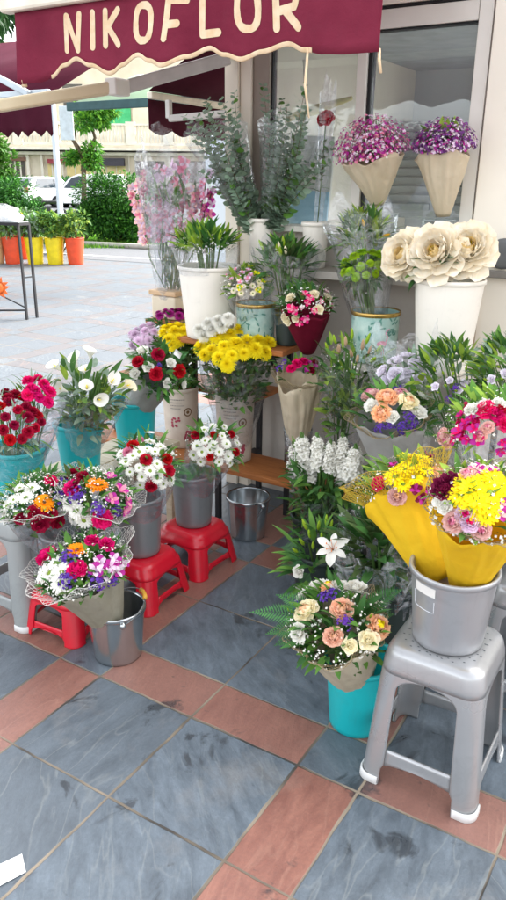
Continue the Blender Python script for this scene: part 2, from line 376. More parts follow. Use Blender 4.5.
# ------------------------------------------------------------------ bouquet building
CLEAR = film('clear_film'); CLEAR2 = film('thin_film', opac=.09, milk=.08); CLEAR0 = film('fine_film', opac=.05, milk=.012); HAZY = film('milky_film', opac=.15, milk=.13)
def paper(name, c, c2=None): return mat(name, c, .75, c2, 5, .12, bump=.9, bscale=13, transl=.2, spec=.2)
KRAFT = paper('kraft_paper', '#e6d8bd', '#d8c6a6'); KGREY = paper('grey_paper', '#a9a494', '#98937f'); YPAP = paper('yellow_felt', '#f2cc2c', '#e9bf22'); RPAP = paper('burgundy_paper', '#7c1230', '#650d26'); BEIGE = paper('beige_paper', '#d0c6b0', '#c0b59c'); SILV = paper('silver_grey_paper', '#bab9b5', '#a9a9a5')
NETW = mat('white_net', '#ecebe4', .5, transl=.2); NETY = mat('yellow_net', '#d8b93a', .5, transl=.2); NETT = mat('tan_net', '#b9a47c', .5, transl=.2)
def axis_frame(ax):
    ax = ax.normalized(); return ax.to_track_quat('Z', 'Y').to_matrix()
def cone_rows(apex, c, r0, r1, n=40, k=12, t0=0, t1=1.0, flare=0, wav=.04, wz=.06, flat=1, seed=0, pw=.92):
    """wrap: rows of a wavy cone from apex to c (and beyond); rim height dips and peaks"""
    rd = random.Random(seed*77+3); ax = c-apex; L = ax.length; F = axis_frame(ax); ph = [rd.uniform(0, 6.3) for _ in range(6)]; rows = []
    for i in range(k+1):
        t = t0+(t1-t0)*i/k; row = []
        for j in range(n):
            a = 2*PI*j/n
            r = r0+(r1-r0)*t**pw + flare*max(t-.8, 0)**2*25*.2
            r *= 1+wav*(math.sin(3*a+ph[0]+2*t)+.6*math.sin(7*a+ph[1]-3*t)+.5*math.sin(11*a+ph[2])+.5*(1-2*abs(math.sin(8.5*a+ph[3]+1.5*math.sin(4*t+ph[4])))))*min(1, t*1.6)
            zz = L*t + wz*L*(.6*math.sin(2*a+ph[3])+.5*math.sin(5*a+ph[4])+.3*math.sin(9*a+ph[5]))*max(0, (t-.6)/.4)**2
            row.append(apex+F @ V((r*math.cos(a), r*math.sin(a)*flat, zz)))
        rows.append(row)
    return rows
def net_rows(apex, c, R, r0=.93, r1=1.32, s0=-.05, s1=.28, na=88, nr=8, mat_=None, wid=.0008, seed=0, wz=.08):
    """lattice collar: crossing strands as thin ribbons round the bouquet"""
    rd = random.Random(seed+5); mb = MB().use(mat_); F = axis_frame(c-apex); ph = [rd.uniform(0, 6.3) for _ in range(4)]
    def P(a, s):
        r = R*(r0+(r1-r0)*s)*(1+.06*s*(math.sin(5*a+ph[0])+.7*math.sin(9*a+ph[1])+.6*math.sin(17*a+ph[2]+4*s)))
        return c+F @ V((r*math.cos(a), r*math.sin(a), R*(s0+(s1-s0)*s)+R*wz*s*(math.sin(4*a+ph[2])+.7*math.sin(7*a+ph[3]))))
    st = 2*PI/na
    for sg in (-1, 1):
        for i in range(na):
            pts = [P(i*st+sg*st*3*s, s) for s in [q/nr for q in range(nr+1)]]
            mb.tube(pts, wid, 3, cap=False)
    for s in (0, 1): mb.tube([P(i*st, s) for i in range(na+1)], wid*1.3, 3, cap=False)
    return mb
class Bouquet:
    """root empty at the stems' foot; heads sit on a dome about c"""
    def __init__(s, name, label, cat, apex, c, R, group=None, flat=.75):
        s.apex = V(apex); s.c = V(c); s.R = R; s.ax = (s.c-s.apex).normalized(); s.root = thing(name, label, cat, s.apex, group); s.flat = flat; s.F = axis_frame(s.ax)
    def loc(s, p): return p-s.apex
    def dome(s, a, e, k=1.0):
        """azimuth a, elevation e (0 rim .. pi/2 top) on the dome"""
        d = V((math.cos(a)*math.cos(e), math.sin(a)*math.cos(e), math.sin(e)*s.flat)); return s.c+s.F @ (d*s.R*k), (s.F @ V((d.x, d.y, d.z/s.flat**2+.25))).normalized()
    def hit(s, px, py):
        """the point of the dome seen at that place in the photograph"""
        d = ray(px, py).normalized(); FT = s.F.transposed(); S = Matrix.Diagonal(V((1, 1, 1/s.flat)))
        o = S @ (FT @ (CAM-s.c)); q = S @ (FT @ d); a = q.dot(q); b = o.dot(q); cc = o.dot(o)-s.R**2; D = b*b-a*cc
        t = (-b-math.sqrt(D))/a if D > 0 else -b/a
        p = CAM+d*t; l = FT @ (p-s.c); l2 = V((l.x, l.y, l.z/s.flat)); 
        if l2.length > s.R: l2 = l2*(s.R/l2.length)
        l = V((l2.x, l2.y, l2.z*s.flat)); n = (s.F @ V((l.x, l.y, l.z/s.flat**2)) + s.ax*s.R*.35).normalized(); return s.c+s.F @ l, n
    def heads_px(s, spec, jit=0):
        """spec: (kind, colour, colour2, radius_m, [(px, py), ...])"""
        for (kind, colr, c2, sz, pts) in spec:
            for (x, y) in pts:
                p, n = s.hit(x, y); n = (n+V((U(-1, 1), U(-1, 1), U(-1, 1)))*.18).normalized(); head(s.root, kind, colr, s.loc(p), n, sz*U(.8, 1.14), c2)
        return s
    def fill(s, kind, colr, c2, sz, n, e0=.1, e1=1.5, k=.97, name=None):
        for i in range(n):
            e = math.asin(min(1, math.sin(e0)+(math.sin(e1)-math.sin(e0))*(i+.5)/n)); p, nn = s.dome(i*2.39996+U(-.2, .2), e+U(-.05, .05), k*U(.93, 1.04))
            nn = (nn+V((U(-1, 1), U(-1, 1), U(-1, 1)))*.2).normalized(); head(s.root, kind, colr, s.loc(p), nn, sz*U(.85, 1.12), c2, name)
        return s
    def gyp(s, n, m='white', sz=.0042, k=1.04, e0=.0, name='gypsophila', spread=.08):
        mb = MB().use(Pm[m]); st = Pm[m]
        for i in range(n):
            p, nn = s.dome(U(0, 2*PI), math.asin(U(math.sin(e0), 1)), k+U(-spread, spread)); z = sz*U(.6, 1.25); p = s.loc(p); F = frame(nn+V((U(-.5, .5), U(-.5, .5), U(-.5, .5))))
            mb.use(st)
            for kk in range(4): mb.grid([[F @ (q*z)+p for q in row] for row in petal_rows(kk*PI/2, .05, 0, 55, 0, 1, .55, .3, nu=2, nv=1)])
            if i % 5 == 0: mb.use(STEM); mb.tube([p, p-nn*s.R*.35+V((U(-.01, .01), U(-.01, .01), 0))], .0006, 3, cap=False)
        o = mb.build(name, s.root); o['kind'] = 'stuff'; return s
    def leaves(s, n, L=.07, W=.012, mats=None, e0=-.25, e1=1.2, k=.82, out=.9, name='foliage', bend=.3):
        mb = MB(); mats = mats or [GREEN, DKGREEN]
        for i in range(n):
            a, e = U(0, 2*PI), U(e0, e1); p, nn = s.dome(a, e, k*U(.75, 1.05)); d = nn*out+s.ax*.45+V((U(-1, 1), U(-1, 1), U(-1, 1)))*.45
            mb.use(random.choice(mats)); l = L*U(.7, 1.25); leaf(mb, s.loc(p), d, V((U(-.4, .4), U(-.4, .4), 1)), l, W*U(.8, 1.2), bend)
        mb.build(name, s.root); return s
    def body(s, n, L=.07, W=.013, mats=None, t0=.25, t1=1.0, k=.9, r0=.04, name='foliage'):
        """leafy stems packed through the bunch between its foot and its flowers"""
        mb = MB(); mats = mats or [DKGREEN, GREEN, OLIVE]; L0 = (s.c-s.apex).length
        for i in range(n):
            t = U(t0, t1); r = (r0+(s.R*k-r0)*t)*math.sqrt(U(.1, 1)); a = U(0, 2*PI); q = s.F @ V((r*math.cos(a), r*math.sin(a), L0*t)); d = s.F @ V((math.cos(a)*U(.1, 1), math.sin(a)*U(.1, 1), U(.1, 1.1)))+V((U(-.4, .4), U(-.4, .4), U(-.3, .3)))
            mb.use(random.choice(mats)); leaf(mb, q, d, V((U(-.6, .6), U(-.6, .6), 1)), L*U(.6, 1.25), W*U(.8, 1.25), .3)
        mb.build(name, s.root); return s
    def ferns(s, dirs, L=.16, W=.045, name='fern_frond', k=.5):
        """dirs: (px, py) where the frond tip points to"""
        for (x, y) in dirs:
            p0 = s.c; mpp = m_per_px(s.c); o = CAM+ray(x, y)*depth(s.c); d = (o-p0); st = p0+d*k; mb = MB().use(FERN); dd = (o-st)
            fern(mb, s.loc(st), dd, (CAM-s.c).normalized()+V((0, 0, .8)), dd.length*1.05, W); mb.build(name, s.root)
        return s
    def stems(s, n=16, r=.0022, spread=.25, top=.2, m=None):
        mb = MB().use(m or STEM)
        for i in range(n):
            p, _ = s.dome(U(0, 2*PI), U(.2, 1.4), .6); a = U(0, 2*PI); q = V((math.cos(a), math.sin(a), 0))*U(0, .018)
            mid = q.lerp(s.loc(p), .5)*1.0 ; mb.tube([q, mid-V((s.loc(p)-mid).to_2d().to_3d())*.12, s.loc(p)], r, 4, cap=False)
        mb.build('stems', s.root); return s
    def wrap(s, m, r0=.02, r1=1.05, t0=0, t1=1, wav=.04, wz=.05, name='paper_wrap', flare=0, flat=1, seed=None, solid=.0012, n=44, pw=.92):
        s.seed = seed if seed is not None else random.randrange(999)
        rows = [[s.loc(p) for p in r] for r in cone_rows(s.apex, s.c, r0, s.R*r1, n, 14, t0, t1, flare, wav, wz, flat, s.seed, pw)]
        mb = MB().use(m); mb.grid(rows, True); mb.build(name, s.root, solid=solid); return s
    def film(s, m=None, r0=.03, r1=1.2, t0=0, t1=1.25, wav=.06, wz=.07, name='clear_wrap', n=52):
        return s.wrap(m or CLEAR, r0, r1, t0, t1, wav, wz, name, solid=0, n=n)
    def net(s, m=None, **k):
        mb = net_rows(s.loc(s.apex), s.loc(s.c), s.R, mat_=m or NETW, seed=random.randrange(99), **k); mb.build('net_collar', s.root); return s
    def card(s, px, py, w=.03):
        p, n = s.hit(px, py); F = frame(n); mb = MB().use(mat('card_white', '#f4f2ee', .5)); mb.box(s.loc(p+n*.02), (w, w*.66, .0008), F); mb.build('card', s.root); return s
# ================================================================== THE SETTING
def paving(name='slate_and_terracotta_paving', s1='#4c555d', s2='#76828c', s3='#596066', t1='#7f5146', t2='#a3705f', t3='#936e63', bl=.75, ro0=.25, spc=.5):
    m = bpy.data.materials.new(name); m.use_nodes = True; N = NT(m); b = N.n['Principled BSDF']
    tc = N.node('ShaderNodeTexCoord'); P = tc.outputs['Object']; sp = N.node('ShaderNodeSeparateXYZ')
    wob = N.node('ShaderNodeTexNoise'); wob.inputs['Scale'].default_value = 9; N.link(P, wob.inputs['Vector'])
    wm = N.node('ShaderNodeVectorMath', operation='MULTIPLY_ADD'); N.link(wob.outputs['Color'], wm.inputs[0]); wm.inputs[1].default_value = (.010, .010, 0); N.link(P, wm.inputs[2])
    N.link(wm.outputs[0], sp.inputs[0]); X, Y = sp.outputs[0], sp.outputs[1]
    u = N.math('FLOORED_MODULO', X, 1.0); v = N.math('FLOORED_MODULO', Y, 1.0)
    sx = N.math('GREATER_THAN', u, .8); sy = N.math('LESS_THAN', v, .2); terra = N.math('ABSOLUTE', N.math('SUBTRACT', sx, sy))
    def near(c, ks):
        d = None
        for k in ks:
            q = N.math('ABSOLUTE', N.math('SUBTRACT', c, k)); d = q if d is None else N.math('MINIMUM', d, q)
        return d
    dist = N.math('MINIMUM', near(u, (0, .4, .8, 1)), near(v, (0, .2, .6, 1)))
    jn = N.noise(P, 3.5, 3); jw = N.math('MULTIPLY_ADD', jn, .0075, -.0012)
    joint = N.math('SUBTRACT', 1.0, N.math('SMOOTH_MIN', 1.0, N.math('MAXIMUM', 0.0, N.math('DIVIDE', N.math('SUBTRACT', dist, jw), .0025)), .1))
    ix = N.math('ADD', N.math('FLOOR', X), N.math('ADD', N.math('MULTIPLY', N.math('GREATER_THAN', u, .4), .31), N.math('MULTIPLY', sx, .27)))
    iy = N.math('ADD', N.math('FLOOR', Y), N.math('ADD', N.math('MULTIPLY', N.math('GREATER_THAN', v, .6), .37), N.math('MULTIPLY', N.math('GREATER_THAN', v, .2), .23)))
    cid = N.node('ShaderNodeCombineXYZ'); N.link(ix, cid.inputs[0]); N.link(iy, cid.inputs[1])
    wn = N.node('ShaderNodeTexWhiteNoise', noise_dimensions='2D'); N.link(cid.outputs[0], wn.inputs['Vector']); rnd = wn.outputs['Value']
    wsep = N.node('ShaderNodeSeparateColor'); N.link(wn.outputs['Color'], wsep.inputs[0]); rnd2 = wsep.outputs[1]
    rot = N.node('ShaderNodeVectorRotate', rotation_type='Z_AXIS'); N.link(P, rot.inputs['Vector']); N.link(N.math('MULTIPLY_ADD', rnd2, 1.3, .35), rot.inputs['Angle'])
    off = N.node('ShaderNodeVectorMath', operation='ADD'); N.link(rot.outputs[0], off.inputs[0])
    sc3 = N.node('ShaderNodeVectorMath', operation='SCALE'); N.link(wn.outputs['Color'], sc3.inputs[0]); sc3.inputs['Scale'].default_value = 30; N.link(sc3.outputs[0], off.inputs[1])
    st = N.node('ShaderNodeVectorMath', operation='MULTIPLY'); N.link(off.outputs[0], st.inputs[0]); st.inputs[1].default_value = (1, 2.6, 1)
    n1 = N.noise(st.outputs[0], 3.4, 8, .66, .7); n2 = N.noise(st.outputs[0], 8.5, 8, .68, .4); n3 = N.noise(P, 1.1, 3); fine = N.noise(P, 90, 4, .7)
    st2 = N.node('ShaderNodeVectorMath', operation='MULTIPLY'); N.link(off.outputs[0], st2.inputs[0]); st2.inputs[1].default_value = (1, 4.5, 1); nv = N.noise(st2.outputs[0], 2.2, 3, .45, .25); nv2 = N.noise(st2.outputs[0], 5.0, 3, .5, .3)
    vein = N.math('SUBTRACT', 1.0, N.math('MINIMUM', 1.0, N.math('MULTIPLY', N.math('ABSOLUTE', N.math('SUBTRACT', nv, .5)), 60)))
    vein = N.math('MULTIPLY', vein, N.ramp(n3, .42, .62))
    vein2 = N.math('MULTIPLY', N.math('SUBTRACT', 1.0, N.math('MINIMUM', 1.0, N.math('MULTIPLY', N.math('ABSOLUTE', N.math('SUBTRACT', nv2, .47)), 45))), N.ramp(n1, .48, .62))
    vv = N.math('MULTIPLY', N.math('MAXIMUM', vein, N.math('MULTIPLY', vein2, .45)), .3)
    sl1 = N.mix(N.ramp(n2, .3, .72), lin(s1), lin(s2)); sl2 = N.mix(N.math('MULTIPLY', rnd, .55), sl1, lin(s3))
    te1 = N.mix(N.ramp(n2, .3, .72), lin(t1), lin(t2)); te2 = N.mix(N.math('MULTIPLY', rnd, .6), te1, lin(t3))
    base = N.mix(terra, sl2, te2); base = N.mix(vv, base, N.mix(terra, lin('#9a9f9c'), lin('#b58c78')))
    blot = N.math('MULTIPLY', N.ramp(N.noise(P, 5.5, 5, .6, .8), .61, .67), bl); base = N.mix(blot, base, lin('#2c2f33'))       # damp splashes
    worn = N.math('MULTIPLY', N.ramp(N.noise(P, 2.1, 6, .65), .58, .72), .22); base = N.mix(worn, base, lin('#b0a596'))
    spot = N.math('MULTIPLY', N.ramp(N.noise(P, 30, 3, .5), .70, .75), .4); base = N.mix(spot, base, lin('#3a3f44'))
    gr = N.ramp(fine, .3, .7); base = N.mix(N.math('MULTIPLY', N.math('SUBTRACT', 1.0, gr), .22), base, lin('#33363a')); jc = N.mix(N.ramp(N.noise(P, 2.3, 3), .42, .62), lin('#8f8270'), lin('#3f3a34')); base = N.mix(joint, base, jc)
    N.link(base, b.inputs['Base Color'])
    ro = N.math('MULTIPLY_ADD', n2, .28, ro0); b.inputs['Specular IOR Level'].default_value = spc; ro = N.math('SUBTRACT', ro, N.math('MULTIPLY', blot, .12)); N.link(N.math('ADD', ro, N.math('MULTIPLY', joint, .3)), b.inputs['Roughness'])
    h = N.math('ADD', N.math('MULTIPLY', n1, 1.0), N.math('ADD', N.math('MULTIPLY', n2, .5), N.math('ADD', N.math('MULTIPLY', fine, .26), N.math('MULTIPLY', joint, -1.0))))
    bn = N.node('ShaderNodeBump'); bn.inputs['Strength'].default_value = .55; bn.inputs['Distance'].default_value = .006; N.link(h, bn.inputs['Height']); N.link(bn.outputs[0], b.inputs['Normal'])
    return m
mb = MB().use(paving()); S = 600
mb.grid([[V((-S, -S, 0)), V((S, -S, 0))], [V((-S, S, 0)), V((S, S, 0))]]); mb.build('paving')['kind'] = 'structure'
mb = MB().use(paving('plaza_glare_paint', '#646b71', '#70777d', '#6a6f74', '#6a696b', '#747274', '#6e6d6f', .15, .6, .2)); mb.grid([[V((-S, -S, .004)), V((-2.2, -S, .004))], [V((-S, S, .004)), V((-2.2, S, .004))]]); mb.build('plaza_glare_sheet')['kind'] = 'structure'  # same paving farther off; grazing sky glare painted as evened, greyed tile colours
FW = V((math.sin(YAW), math.cos(YAW), 0))
def bp(px, py, D):
    """right / height of a pixel on the plane D metres ahead"""
    d = ray(px, py); p = CAM+d*(D/d.dot(FW)); return p.dot(_r)-CAM.dot(_r), p.z
def bgroot(name, label, cat, group=None):
    t = thing(name, label, cat, (CAM.x, CAM.y, 0), group, -YAW); return t
RDIR = (gp(150, 250)-gp(85, 246.5)).normalized()
def strip_sheet(name, a, b, c, d, z, m, ext=60):
    a, c = [V(((q.x+r.x)/2, (q.y+r.y)/2, z)) for q, r in ((a, b), (c, d))]; e1 = RDIR*ext
    mb = MB().use(m); mb.grid([[a-e1, a+e1], [c-e1, c+e1]]); o = mb.build(name); o['kind'] = 'structure'; return o
ASPH = mat('asphalt', '#6d6f72', .85, '#5c5e61', 60, bump=.4, bscale=120)
strip_sheet('road', gp(85, 258), gp(150, 265), gp(85, 246.5), gp(150, 250), .010, ASPH)
strip_sheet('road_marking', gp(85, 254.5), gp(150, 261.3), gp(85, 253.8), gp(150, 260.4), .014, mat('road_paint', '#d9dad8', .7))
LAWN = mat('lawn_green', '#6d9a34', .9, '#4c7a28', 4, bump=.6, bscale=90)
strip_sheet('lawn', gp(85, 246), gp(150, 249.5), gp(85, 218), gp(150, 219), .014, LAWN)
strip_sheet('back_road', gp(0, 216), gp(150, 217), gp(0, 206), gp(150, 206), .018, ASPH, 120)
# kerb between road and lawn
a, b_ = gp(85, 246.2), gp(150, 249.8); dv = (b_-a).normalized(); mb = MB().use(mat('kerb_stone', '#b4b0a8', .8, bump=.3))
mb.box((a+b_)/2+V((0, 0, .06)), (40, .07, .06), Matrix.Rotation(math.atan2(dv.y, dv.x), 3, 'Z')); mb.build('kerb')['kind'] = 'structure'
# lawn blades near the road
mb = MB(); gm = [leafm('blade_light', '#86b23c', '#6f9c30'), leafm('blade_dark', '#4f7f2a', '#3d6a22')]
for i in range(5200):
    q = gp(U(72, 160), 0 if False else U(232, 249)); mb.use(random.choice(gm)); h = U(.05, .13); dx, dy = U(-.05, .05), U(-.05, .05); s = U(.006, .014)
    i0 = [mb.vert(q+V((-s, 0, .012))), mb.vert(q+V((s, 0, .012))), mb.vert(q+V((dx, dy, h)))]; mb.face(i0)
mb.build('grass')['kind'] = 'stuff'

# ------------------------------------------------------------------ building across the road
STUC = mat('stucco_cream', '#d8cdb8', .9, '#c6bba6', 1.2, bump=.2, bscale=20); STONEW = mat('stone_white', '#e2dccd', .8, '#cfc8b8', 2, bump=.2)
GLD = mat('shop_glass', '#5a5348', .15, '#3d3a35', .8); GLW = mat('shop_window_glow_paint', '#e9d79a', .3, '#cdb878', .8); REDS = mat('sign_red', '#a03844', .6); DKS = mat('sign_dark', '#3a3640', .6); GRN = mat('green_netting', '#2e9a5e', .85, '#52b67c', 2.0, bump=.5, bscale=12)  # GLW paints the glow of lit shop interiors as pale yellow glass
D = 54
B = bgroot('terraced_building', 'cream building across the road with white balustraded terrace over ground floor shops', 'building')
def bbox(m, x0, y0, x1, y1, D0, D1, name, parent=None, mbx=None):
    a = bp(x0, y0, D0); c = bp(x1, y1, D0); q = mbx or MB().use(m); q.boxl((min(a[0], c[0]), D0, max(min(a[1], c[1]), 0)), (max(a[0], c[0]), D1, max(a[1], c[1])))
    return None if mbx else q.build(name, parent or B, smooth=False)
bbox(STUC, -160, 152, 330, 230, D, D+8, 'wall'); bbox(STUC, -160, 40, 330, 150, D+5, D+9, 'upper_wall')
bbox(STONEW, -162, 145, 332, 152.5, D-1.2, D+8, 'cornice'); bbox(STONEW, -162, 152.5, 332, 154.5, D-.5, D-.003, 'cornice_moulding')
bbox(STONEW, -162, 122.5, 332, 125.5, D-.95, D-.6, 'handrail'); bbox(STONEW, -162, 142.5, 332, 145, D-.95, D-.6, 'plinth')
for i, x in enumerate(range(-60, 320, 38)): bbox(STONEW, x-5, 121.5, x+5, 145, D-1.02, D-.55, 'pier')
cnt = 0; bal = MB().use(STONEW); z0 = bp(100, 143, D)[1]; z1 = bp(100, 125, D)[1]; hh = z1-z0
for i in range(-14, 86):
    x = bp(60+i*3.3, 130, D)[0]; mb = MB().use(STONEW); mb.lathe([(.045, 0), (.075, .1*hh), (.1, .3*hh), (.06, .55*hh), (.045, .8*hh), (.075, .92*hh), (.06, hh)], 6, (x, D-.78, z0)); mb.build('baluster', B)
for (x0, y0, x1, y1, m, nm) in ((10, 160, 26, 181, GLD, 'shop_window'), (47, 159, 63, 182, GLW, 'shop_window'), (66, 160, 94, 182, GLW, 'shop_window'), (97, 161, 126, 183, GLW, 'shop_window'), (135, 161, 165, 183, GLD, 'shop_window'), (175, 161, 215, 183, GLD, 'shop_window'), (-40, 161, -5, 183, GLD, 'shop_window')):
    w_ = bbox(m, x0, y0, x1, y1, D-.04, D-.003, nm)
    f = MB().use(STONEW)
    for k in range(1, 3): xx = x0+(x1-x0)*k/3; bbox(None, xx-.25, y0, xx+.25, y1, D-.08, D-.043, '', mbx=f)
    f.build('window_frame', w_, smooth=False)
bbox(REDS, 47, 159, 74, 164, D-.35, D-.1, 'shop_sign'); bbox(DKS, 98, 158, 124, 166, D-.6, D-.1, 'shop_awning'); bbox(mat('fascia_brown', '#7d5a48', .7), 10, 157, 26, 161, D-.3, D-.1, 'shop_sign')
bbox(GRN, 106, 80, 131, 124, D+4.9, D+4.997, 'green_screen'); bbox(STUC, 131, 80, 150, 124, D+4.8, D+4.997, 'pilaster'); bbox(GLD, 62, 84, 84, 122, D+4.93, D+4.997, 'terrace_window')
for x in (30, 44, 64, 95.5, 130, 170): bbox(STONEW, x-2, 154, x+2, 230, D-.25, D-.003, 'pillar')

# ------------------------------------------------------------------ trees and shrubs
BARK = mat('bark', '#6a5644', .9, '#4d3f33', 6, bump=.8, bscale=20)
TL = [leafm('tree_leaf_a', '#5c962e', '#427426'), leafm('tree_leaf_b', '#4e8434', '#3a6a2c'), leafm('tree_leaf_c', '#7cac38', '#62922e')]
HL = [leafm('hedge_a', '#3d7a2c', '#2a5a22'), leafm('hedge_b', '#2c6028', '#1f4a20'), leafm('hedge_c', '#589a36', '#3c782a')]
DL = [leafm('dark_a', '#3e6a34', '#2b4e2a'), leafm('dark_b', '#2c4f2c', '#223f26')]
def tree(px, py_base, py_top, D, label, crowns, mats, n, size, trunkpts, r=.12, group=None):
    x, _ = bp(px, 200, D); t = bgroot('street_tree', label, 'tree', group); t.location = CAM+FW*D+_r*x; t.location.z = 0; t.rotation_euler = (0, 0, -YAW)
    mb = MB().use(BARK)
    for pts in trunkpts:
        P = [V((bp(q[0], q[1], D)[0]-x, q[2] if len(q) > 2 else 0, max(bp(q[0], q[1], D)[1], -.05))) for q in pts]; mb.tube(P, [r*(1-.6*i/(len(P)-1)) for i in range(len(P))], 7)
    mb.build('trunk', t); mb = MB()
    for (cx, cy, rx, ry, k) in crowns:
        c = bp(cx, cy, D); s = D/FPX; bush_mesh(mb, (c[0]-x, 0, c[1]), (rx*s, rx*s, ry*s), int(n*k), size, mats)
    mb.build('crown', t, smooth=False); return t
tree(85, 210, 100, 40, 'small street tree with forked bending trunk before the balustraded terrace', [(88, 116, 20, 14, .6), (72, 160, 8, 8, .1), (92, 158, 9, 12, .2), (106, 112, 13, 10, .2)], TL, 4200, .22,
     [[(84, 214), (84, 180), (83, 160), (90, 148), (95, 138), (90, 122)], [(83, 160), (78, 148), (73, 140), (76, 125)], [(83, 170), (92, 160)]], .15, None)
tree(4, 215, 120, 22, 'slim leafy tree cut off by the left edge of the photo', [(-4, 165, 18, 40, .7), (8, 190, 10, 16, .3)], TL[:2], 2600, .16, [[(2, 235), (2, 200), (0, 170), (-4, 140)]], .07)
tree(-40, 240, -60, 15, 'tall dark tree behind the neighbouring awning at top left', [(-50, -10, 85, 62, 1)], DL, 5000, .22, [[(-45, 250), (-48, 150), (-50, 0)]], .18)
def shrub(name, px, py, D, rx, ry, n, size, mats, label, cat='shrub', group=None):
    c = bp(px, py, D); s = D/FPX; t = bgroot(name, label, cat, group); t.location = CAM+FW*D+_r*c[0]; t.location.z = 0
    mb = MB().use(BARK)
    for k in range(5): a = k*1.3; mb.tube([V((0, 0, -.02)), V((math.cos(a)*.15, math.sin(a)*.15, c[1]*.5)), V((math.cos(a)*rx*s*.5, math.sin(a)*rx*s*.4, c[1]))], .02, 4)
    mb.build('stems', t); mb = MB(); bush_mesh(mb, (0, 0, c[1]), (rx*s, rx*s*.8, ry*s), n, size, mats, .02, 6, -1.0); mb.build('foliage', t, smooth=False); return t
shrub('hedge_shrub', 117, 210, 20.5, 37, 31, 15000, .095, HL, 'large rounded bright green shrub on the lawn beside the orchids')
shrub('hedge_shrub', 8, 206, 20, 34, 26, 9500, .09, HL, 'rounded green shrub at far left under the small awning')
shrub('hedge_shrub', 60, 234, 17.5, 18, 9, 2400, .075, TL, 'low pale green shrub at the foot of the sign pole')
shrub('hedge_shrub', 84, 222, 21, 10, 13, 1800, .075, DL, 'dark shrub between the sign pole and the big bush')
shrub('hedge_shrub', 150, 225, 21, 30, 25, 2500, .13, DL+HL[:1], 'dark green shrub partly hidden behind wrapped orchids')
shrub('hedge_shrub', 75, 186, 50, 60, 7, 3500, .2, DL+HL, 'long low hedge in front of the shop windows behind the cars')

# ------------------------------------------------------------------ sign pole
POLEM = mat('galvanised_pole', '#c3ccd2', .45, '#aab4ba', 3, metal=.3); x, z = bp(61, 220, 19); t = bgroot('sign_pole', 'tall pale grey pole with a blank white panel beside the car park', 'pole'); t.location = CAM+FW*19+_r*x; t.location.z = 0
MB().use(POLEM).lathe([(.055, 0), (.055, 2.6), (.04, 3.4)], 12) if False else None
mb = MB().use(POLEM); mb.lathe([(.11, 0), (.11, .04), (.075, .05), (.07, 4.2), (.06, 4.22)], 12, cap1=True); mb.build('post', t)
mb = MB().use(mat('panel_white', '#cdd9df', .5)); a = bp(58, 140, 19); b_ = bp(70, 106, 19); mb.boxl((a[0]-x+.07, -.02, a[1]), (b_[0]-x+.05, .02, b_[1])); mb.build('sign_panel', t, smooth=False, bevel=.01)

# ------------------------------------------------------------------ cars and motorbike (far side of the lawn)
CARW = mat('car_white', '#eceeef', .25, coat=.6, var=.05); TYRE = mat('tyre', '#1c1c1e', .8); CGL = mat('car_glass', '#2c3a44', .08, '#1d262e', 1); RIM = mat('wheel_rim', '#9aa0a4', .35, metal=.7); LAMPR = mat('lamp_red', '#a01818', .3); LAMPW = mat('lamp_clear', '#dfe6ea', .15); BLK = mat('plastic_black', '#1d1e20', .55)
def car(prof, glass, L, W, wheels, label, px, py, D, rz, nm, taillights=True):
    """body extruded from a side profile (x, z), cabin narrowing upwards"""
    x, _ = bp(px, py, D); t = bgroot(nm, label, 'car'); t.location = CAM+FW*D+_r*x; t.location.z = 0; t.rotation_euler = (0, 0, -YAW+rz)
    mb = MB().use(CARW); n = 9; rows = []
    for j in range(n):
        s = -1+2*j/(n-1); rows.append([V((x_*(1-.03*s*s), s*W/2*(1 if z_ < .95 else 1-.16*(z_-.95)/.6)*(1 if abs(s) < .9 else .99), z_-(.03*abs(s)**4))) for (x_, z_) in prof])
    ids = mb.grid(rows, True); mb.face(ids[0]); mb.face(list(reversed(ids[-1]))); mb.build('body', t, auto=35)
    for s in (-1, 1):
        for poly in glass:
            g = MB().use(CGL); pts = [V((a, s*(W/2*(1-.16*max(z_-.95, 0)/.6)+.006), z_)) for (a, z_) in poly]; i = [g.vert(p) for p in (pts if s < 0 else pts[::-1])]; g.face(i); g.build('side_window', t, smooth=False, solid=.008)
        for wx in wheels:
            g = MB().use(TYRE); M = Matrix.Rotation(PI/2, 3, 'X'); g.lathe([(.2, -.1), (.31, -.1), (.33, -.06), (.33, .06), (.31, .1), (.2, .1)], 22, (wx, s*(W/2-.09), .33), M); wh = g.build('wheel', t)
            g = MB().use(RIM); g.lathe([(.02, -.1), (.2, -.09), (.21, .09), (.02, .1)], 14, (wx, s*(W/2-.09), .33), M, True, True); g.build('rim', wh)
        g = MB().use(LAMPR); g.box((prof[0][0] if False else L/2-.03, s*(W/2-.14), .95), (.05, .12, .14)); g.build('tail_light', t, bevel=.02)
        g = MB().use(LAMPW); g.box((-L/2+.06, s*(W/2-.2), .72), (.06, .17, .08)); g.build('headlight', t, bevel=.02)
    return t
suv = [(-2.2, .3), (-2.28, .6), (-2.2, .9), (-1.2, 1.05), (-.55, 1.55), (.2, 1.64), (1.5, 1.6), (2.05, 1.1), (2.2, .95), (2.22, .45), (2.1, .28)]
c1 = car(suv, [[(-1.0, 1.06), (-.5, 1.48), (.15, 1.55), (.15, 1.06)], [(.22, 1.06), (.22, 1.55), (1.35, 1.5), (1.6, 1.1)]], 4.4, 1.8, (-1.4, 1.4), 'white hatchback seen from behind at the left of the parked cars', 47, 210, 44, math.radians(-120), 'parked_car')
